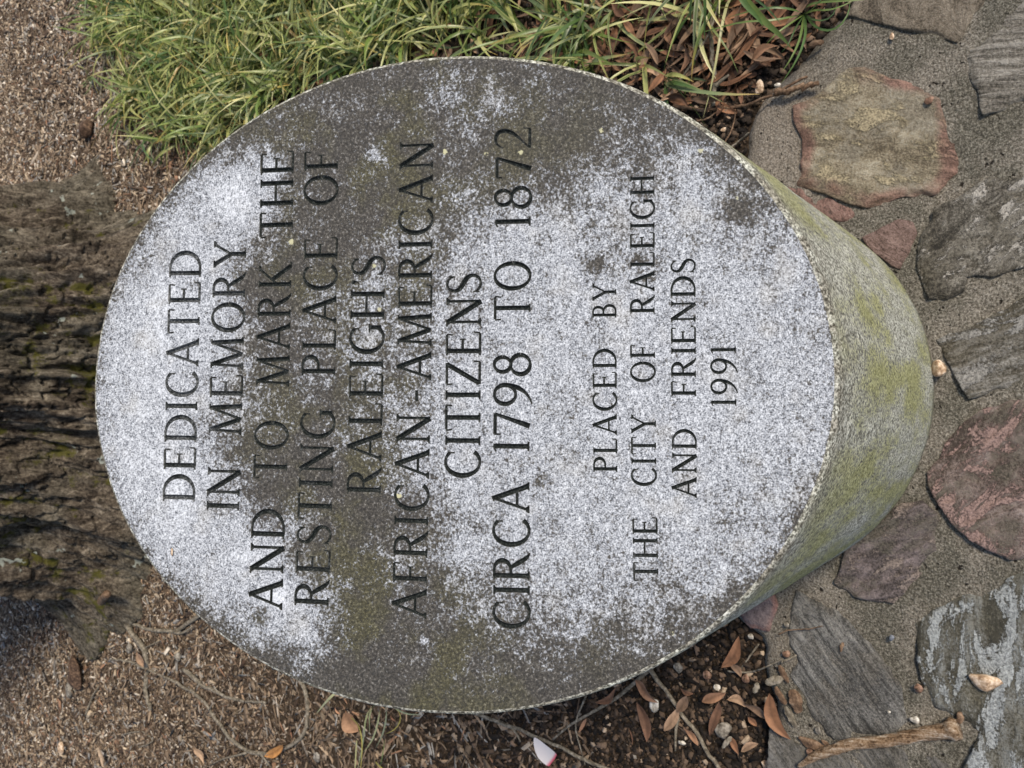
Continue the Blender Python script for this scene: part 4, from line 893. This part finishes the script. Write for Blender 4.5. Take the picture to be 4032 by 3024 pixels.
clump('low green grass tuft curling over the paving corner', [
    rb(r3, c0, [(860, 180), (960, 215), (1040, 170), (1085, 80), (1085, 10)], .0042, G1), rb(r3, c0, [(760, 260), (700, 390), (640, 470)], .005, G2),
    rb(r3, c0, [(800, 230), (750, 380), (640, 540)], .005, G1), rb(r3, c0, [(700, 150), (600, 220), (540, 290)], .004, G2), rb(r3, c0, [(720, 60), (600, 40), (480, 60), (300, 110)], .004, G1),
    rb(r3, c0, [(860, 60), (960, 70), (1060, 30), (1130, -10)], .004, G2), rb(r3, c0, [(840, 130), (950, 140), (1010, 60), (1000, -30)], .0035, G3), rb(r3, c0, [(700, 110), (560, 140), (400, 130), (240, 180), (100, 215)], .004, G2),
    rb(r3, c0, [(800, 30), (900, 10), (1050, 5), (1180, 0)], .0045, G2), rb(r3, c0, [(720, 200), (690, 290), (640, 340)], .003, G3), rb(r3, c0, [(840, 60), (900, -10), (960, -60)], .004, G1)])
clump('broad green grass blade pair hanging over the leaf pile, tips browned', [
    bp(r3, [(330, -120), (400, -10), (460, 70), (530, 140), (600, 200), (650, 240), (710, 320)], [.12, .12, .11, .10, .08, .06, .04], .0115, G2), bp(r3, [(330, -120), (380, -10), (430, 60), (490, 110), (520, 170)], [.12, .13, .12, .11, .10], .0105, G1),
    bp(r3, [(330, -120), (440, -30), (560, 60), (640, 160)], [.12, .10, .07, .05], .004, G3)])
clump('upright grass blades at the top of the leaf pile', [
    bp(r3, [(110, -150), (95, -20), (80, 100), (75, 220), (70, 330)], [.12, .11, .10, .08, .06], .009, G2, True), bp(r3, [(110, -150), (145, -20), (146, 100), (142, 180), (140, 262)], [.12, .11, .1, .08, .07], .006, G1),
    bp(r3, [(110, -150), (70, -50), (40, 60), (60, 130), (40, 200)], [.12, .1, .09, .08, .06], .005, G3), bp(r3, [(110, -150), (-60, -40), (-160, 60), (-240, 180)], [.12, .1, .08, .05], .008, G2, True)])
clump('pale striped blades growing out from under the lower marker rim', [
    bp(r7, [(260, 1200), (160, 1290), (150, 1400), (140, 1500), (100, 1700)], [-.02, .05, .06, .05, .03], .006, G2, True), bp(r7, [(260, 1200), (250, 1290), (235, 1400), (190, 1500), (140, 1560)], [-.02, .06, .07, .05, .02], .006, (.3, .36, .14), True),
    bp(r7, [(260, 1200), (300, 1300), (280, 1420), (240, 1500), (222, 1525)], [-.02, .07, .07, .04, .02], .0065, (.14, .22, .14), True), bp(r7, [(260, 1200), (190, 1280), (175, 1330), (185, 1380), (180, 1440)], [-.02, .05, .05, .04, .02], .0055, G2, True),
    bp(r7, [(60, 1330), (110, 1375), (138, 1440), (135, 1560), (120, 1720)], [.0, .07, .08, .07, .05], .006, YL), bp(r7, [(100, 1480), (95, 1560), (90, 1640), (85, 1750)], [.03, .04, .05, .05], .006, (.44, .42, .14), True),
    bp(r7, [(260, 1200), (380, 1295), (440, 1318), (520, 1310)], [-.02, .05, .05, .05], .006, (.3, .38, .2), True), bp(r7, [(260, 1200), (400, 1310), (385, 1370), (340, 1420), (285, 1440)], [-.02, .05, .05, .03, .02], .004, YL),
    bp(r7, [(280, 1480), (270, 1560), (255, 1640)], [.01, .03, .02], .0035, G2), bp(r7, [(220, 1620), (260, 1660), (300, 1700)], [.01, .03, .02], .006, YL)])
clump('single pale blade tip beside the marker rim in the mulch', [bp(r6, [(2230, 1130), (2150, 1190), (2100, 1245), (2048, 1310)], [.0, .05, .04, .02], .0065, (.38, .42, .22), True)])
def sprig(f, c, n, label, s=60, col=G2, hz=.05):
    bl = []
    for i in range(n):
        a = random.uniform(0, 6.28); L = s * random.uniform(.7, 1.5); b = random.uniform(-.9, .9)
        bl.append(rb(f, c, [(c[0] + math.cos(a) * L * .5, c[1] + math.sin(a) * L * .5), (c[0] + math.cos(a + b * .6) * L, c[1] + math.sin(a + b * .6) * L), (c[0] + math.cos(a + b) * L * 1.4, c[1] + math.sin(a + b) * L * 1.4)], .006, col if random.random() < .7 else (.36, .38, .14), hz=hz))
    clump(label, bl)
sprig(r1, (560, 130), 9, 'small pale green tuft at the far corner of the grass', 80, (.30, .36, .13))
sprig(r1, (570, 490), 8, 'smallest green tuft standing alone on the mulch', 70, (.20, .28, .10))
sprig(r1, (730, 470), 5, 'thin tuft between the lone tuft and the dense grass', 55, (.28, .34, .12))
sprig(r1, (1010, 870), 8, 'sparse green tuft near the root flare', 110, (.16, .22, .09))
sprig(r1, (1200, 800), 8, 'loose green tuft close to the marker rim', 120, (.16, .22, .09))

# ---- stones, acorns, petal
def rock_geo(a, b, c, seed, sub=3, amp=.22):
    import bmesh
    bm = bmesh.new(); bmesh.ops.create_icosphere(bm, subdivisions=sub, radius=1); co = np.array([v.co[:] for v in bm.verts]); F_ = [[v.index for v in f.verts] for f in bm.faces]; bm.free()
    n = fbm(co[:, 0] * 1.3 + 7, co[:, 1] * 1.3 + 7, co[:, 2] * 1.3 + 7, seed, 3); co = co * (1 + amp * 2 * (n - .5))[:, None]
    for q in range(5):
        rs = np.random.default_rng(seed * 9 + q); d = rs.normal(size=3); d /= np.linalg.norm(d); h = co @ d; co = co - np.outer(np.clip(h - .58, 0, 9) * .9, d)
    return co * np.array([a, b, c]), F_
def stone_simple(name, c0, c1, c2, sc=120):
    a = M(name, .8, .3); v = a.obj(); n = a.noise(v, sc, 4, .65); return a.out(a.ramp(n, [(.36, c0), (.5, c1), (.64, c2)]), a.bump(n, .5, .002))
STN = {'tan': stone_simple('tan_stone', (.20, .13, .08), (.46, .33, .22), (.72, .60, .47)), 'grey': stone_simple('grey_stone', (.075, .068, .056), (.17, .155, .13), (.33, .31, .27)), 'white': stone_simple('white_stone', (.22, .20, .16), (.46, .43, .37), (.72, .70, .65)),
       'brown': stone_simple('brown_clod', (.025, .015, .01), (.075, .045, .028), (.17, .11, .07)), 'acorn': stone_simple('acorn_shell', (.07, .04, .028), (.17, .10, .068), (.32, .21, .155)), 'blue': stone_simple('blue_grit', (.08, .09, .11), (.14, .16, .19), (.2, .22, .26))}
def rock(f, p, wpx, hpx, mat, label, seed, name='pebble', cat='pebble', group='loose pebbles', rot=0., flat=.6, sc=.6076, amp=.22):
    q = ground(*f(*p), 0); on = pin(np.array([q[0]]), np.array([q[1]]), pav)[0]; z = .004 if on else float(gz(q[0], q[1])) + .004
    q = ground(*f(*p), z); k = np.linalg.norm(q - CAM) / FPX * sc / 2; a, b = hpx * k, wpx * k; c = min(a, b) * flat
    V_, F_ = rock_geo(a, b, c, seed, amp=amp); q = ground(*f(*p), z + c * .5); me = mesh(name, V_, F_, [STN[mat]])
    return tag(ob(name, me, loc=(q[0], q[1], z + c * .75), rot=(0, 0, rot)), label, cat, group)
rock(r5, (1662, 730), 88, 96, 'tan', 'tan pebble wedged against the foot of the marker', 1, flat=.9)
rock(r8, (1960, 1102), 180, 82, 'tan', 'oblong knobbly tan pebble on the mossy flagstone', 2, rot=.1, flat=.8, amp=.4)
rock(r8, (1505, 1345), 46, 48, 'white', 'small cream pebble above the dead stick', 3)
rock(r8, (1335, 1295), 20, 20, 'white', 'tiny white crumb on the blue grey flagstone', 4)
rock(r8, (1352, 815), 36, 40, 'blue', 'tiny blue grit stone on the mortar', 5)
rock(r8, (880, 1415), 36, 40, 'grey', 'small grey pebble at the lower paving edge', 6)
rock(r3, (500, 572), 54, 100, 'tan', 'smooth tan pebble in the dark soil by the paving corner', 7)
rock(r3, (612, 555), 40, 30, 'white', 'pale chip beside the dark twig at the paving corner', 8)
rock(r3, (85, 430), 20, 40, 'white', 'tiny bright white chip in the pile of leaves', 9)
rock(r3, (300, 765), 34, 34, 'tan', 'small brown pebble in the soil by the marker rim', 10)
rock(r3, (1357, 235), 30, 40, 'tan', 'pale round pebble set in the mortar', 11, flat=.35)
rock(r3, (265, 840), 40, 34, 'tan', 'dull pebble close under the marker rim', 12)
rock(z4, (260, 350), 64, 56, 'grey', 'square grey pebble under the marker rim', 13, sc=W4)
rock(z4, (125, 578), 68, 76, 'white', 'white quartz pebble beside the curled orange leaf', 14, sc=W4)
rock(z4, (535, 722), 100, 90, 'grey', 'largest pebble in the soil, grey above and white below', 15, sc=W4)
rock(z4, (495, 470), 40, 44, 'white', 'small cream pebble above the tan leaf', 16, sc=W4)
rock(z4, (700, 160), 38, 32, 'white', 'pale pebble below the mauve flagstone', 17, sc=W4)
rock(z4, (280, 797), 50, 26, 'white', 'flat white chip by the long grey twig', 18, sc=W4)
rock(z4, (912, 90), 30, 30, 'grey', 'small round pebble in the mortar by the mauve flagstone', 19, sc=W4)
rock(z4, (790, 935), 62, 56, 'tan', 'brown pebble at the frame edge by the corner flagstone', 20, sc=W4)
rock(r6, (452, 1150), 60, 84, 'grey', 'grey stone on the mulch beyond the marker', 21)
rock(r6, (500, 1030), 110, 190, 'brown', 'dark brown clod of soil near the root tip', 22, 'soil_clod', 'clod', 'clods of dark soil', amp=.4)
rock(r1, (575, 845), 120, 110, 'brown', 'dark clod of soil beside the sunlit root', 23, 'soil_clod', 'clod', 'clods of dark soil', amp=.4)
rock(r1, (172, 235), 30, 50, 'grey', 'dark pebble in the sunlit mulch', 24)
rock(r6, (1165, 760), 30, 26, 'white', 'tiny white pebble on the thick grey twig', 25)
rock(r6, (1150, 935), 74, 56, 'grey', 'grey pebble in the mulch by the rusty leaf', 26)
rock(r6, (2058, 1590), 54, 58, 'grey', 'pale grey pebble inside the twig loop', 27)
rock(r6, (400, 1530), 50, 70, 'tan', 'light tan pebble in the far mulch', 28)
rock(r6, (840, 880), 60, 60, 'grey', 'brownish grey stone at the root tip', 29)
for p, s, l, f, sc_ in [((910, 264), 44, 'acorn cap on the mortar at the slate edge', z4, W4), ((435, 392), 50, 'dark acorn cap in the soil', z4, W4), ((668, 412), 50, 'pink brown acorn cap by the thin twig', z4, W4), ((1056, 857), 44, 'acorn cap tucked beside the dead stick', z4, W4), ((1525, 1140), 52, 'acorn cap at the edge of the mossy flagstone', r8, .6076)]:
    o = rock(f, p, s, s, 'acorn', l, 60 + s + p[0] % 7, 'acorn_cap', 'acorn', 'fallen acorn caps', sc=sc_, amp=.06)
    k_ = o.dimensions.x / 2; V_, F_ = rock_geo(k_ * .28, k_ * .28, k_ * .5, 3, 2, .1); ob('stalk', mesh('stalk', V_, F_, [TWB]), o, loc=(0, 0, k_ * .55))
# bark chips at the lower paving edge
def chip(f, a, b, w, label, seed, mat):
    A_ = ground(*f(*a), .006); B_ = ground(*f(*b), .006); pts = resample([A_, (A_ + B_) / 2 + np.array([0, 0, .002]), B_], 12); k = np.linalg.norm(A_ - CAM) / FPX * W4 / 2
    V_, F_ = tube(pts - A_, w * k * (1 - .6 * np.abs(np.linspace(-1, 1, 12)) ** 3), 9, .7, seed); V_[:, 2] *= .5; tag(ob('wood_chip', mesh('wood_chip', V_, F_, [mat], smooth=False), loc=A_), label, 'wood chip', 'wood chips by the lower paving edge')
chip(z4, (868, 335), (922, 440), 34, 'narrow wood chip standing at the slate edge', 1, TWB)
chip(z4, (785, 440), (890, 412), 40, 'curved yellowish wood chip on the soil edge', 2, TWG)
chip(z4, (905, 585), (965, 705), 36, 'pale grey wood chip beside the largest orange leaf', 3, TWG)
chip(z4, (985, 770), (1150, 840), 44, 'longest wood chip next to the dead stick', 4, TWB)
chip(z4, (845, 465), (905, 570), 40, 'dark wood splinter under the largest orange leaf', 5, TWB)
chip(z4, (1120, 785), (1190, 835), 20, 'thin splinter touching the dead stick', 6, TWB)
chip(z4, (950, 480), (985, 620), 66, 'broad brown bark flake lying over the slate edge', 7, TWB)
chip(z4, (715, 500), (740, 440), 30, 'small tan wood chip by the soil edge', 8, TWG)
chip(z4, (525, 830), (580, 765), 26, 'grey wood chip below the largest pebble', 9, TWG)
chip(r8, (1795, 1370), (1800, 1295), 30, 'small upright chip by the knob of the dead stick', 10, TWB)
chip(r3, (818, 290), (915, 272), 34, 'brown wood chip on the mortar by the grass tuft', 11, TWB)
chip(r8, (1022, 905), (1040, 845), 18, 'tiny chip on the blue grey flagstone', 12, TWB)
# red flake on ochre stone
rock(r3, (1600, 650), 60, 46, 'acorn', 'dark red stone flake lying on the ochre flagstone', 33, 'stone_flake', 'stone flake', None, flat=.5, amp=.35)
# seed lying on the face
s0 = face_st(*r6(1118, 262)); c3 = st_xyz([s0[0]], [s0[1]], -.0015)[0]
V_, F_ = rock_geo(.0052, .0017, .0014, 8, 2); q = E1 ; ob_ = ob('seed_husk', mesh('seed_husk', V_, F_, [STN['tan']]), loc=c3, rot=(0, 0, .05)); tag(ob_, 'tiny straw coloured seed husk lying on the marker face', 'seed husk')
# petal
out = [(1210, 1480), (1240, 1500), (1290, 1540), (1370, 1590), (1345, 1625), (1300, 1680), (1270, 1660), (1235, 1620), (1215, 1570), (1206, 1520)]
pw = np.array([ground(*r7(*p), .02) for p in out]); c = pw.mean(0); o2 = jag([p[:2] for p in pw], .004, .0, 1, 1); v, f = tri_plate(o2, .003)
ax_ = (pw[0] - pw[5])[:2]; ax_ /= np.hypot(*ax_); nx_ = np.array([-ax_[1], ax_[0]]); uu = (v - c[:2]) @ nx_; tt = (v - c[:2]) @ ax_
zz = .012 + 6.5 * uu ** 2 + 1.2 * tt ** 2 + .05 * tt
pet = mesh('flower_petal', np.c_[v - c[:2], zz], f, [])
a = M('petal', .45, .4); cc_ = a.mix(a.at('pink'), (.80, .76, .76), (.72, .10, .16)); a.out(cc_); 
tr = a.n('ShaderNodeBsdfTranslucent'); a.L(cc_, tr.inputs[0]); mx = a.n('ShaderNodeMixShader'); mx.inputs[0].default_value = .2; a.L(a.b.outputs[0], mx.inputs[1]); a.L(tr.outputs[0], mx.inputs[2]); a.L(mx.outputs[0], a.t.nodes['Material Output'].inputs[0])
pet.materials.append(a.m); e_ = pdist(v[:, 0], v[:, 1], np.array([p[:2] for p in pw[3:6]]), False); attr(pet, 'pink', sstep(.008, .001, e_))
tag(ob('flower_petal', pet, loc=(c[0], c[1], float(gz(c[0], c[1])) + .004)), 'white flower petal with a pink edge lying on the dark soil', 'petal')
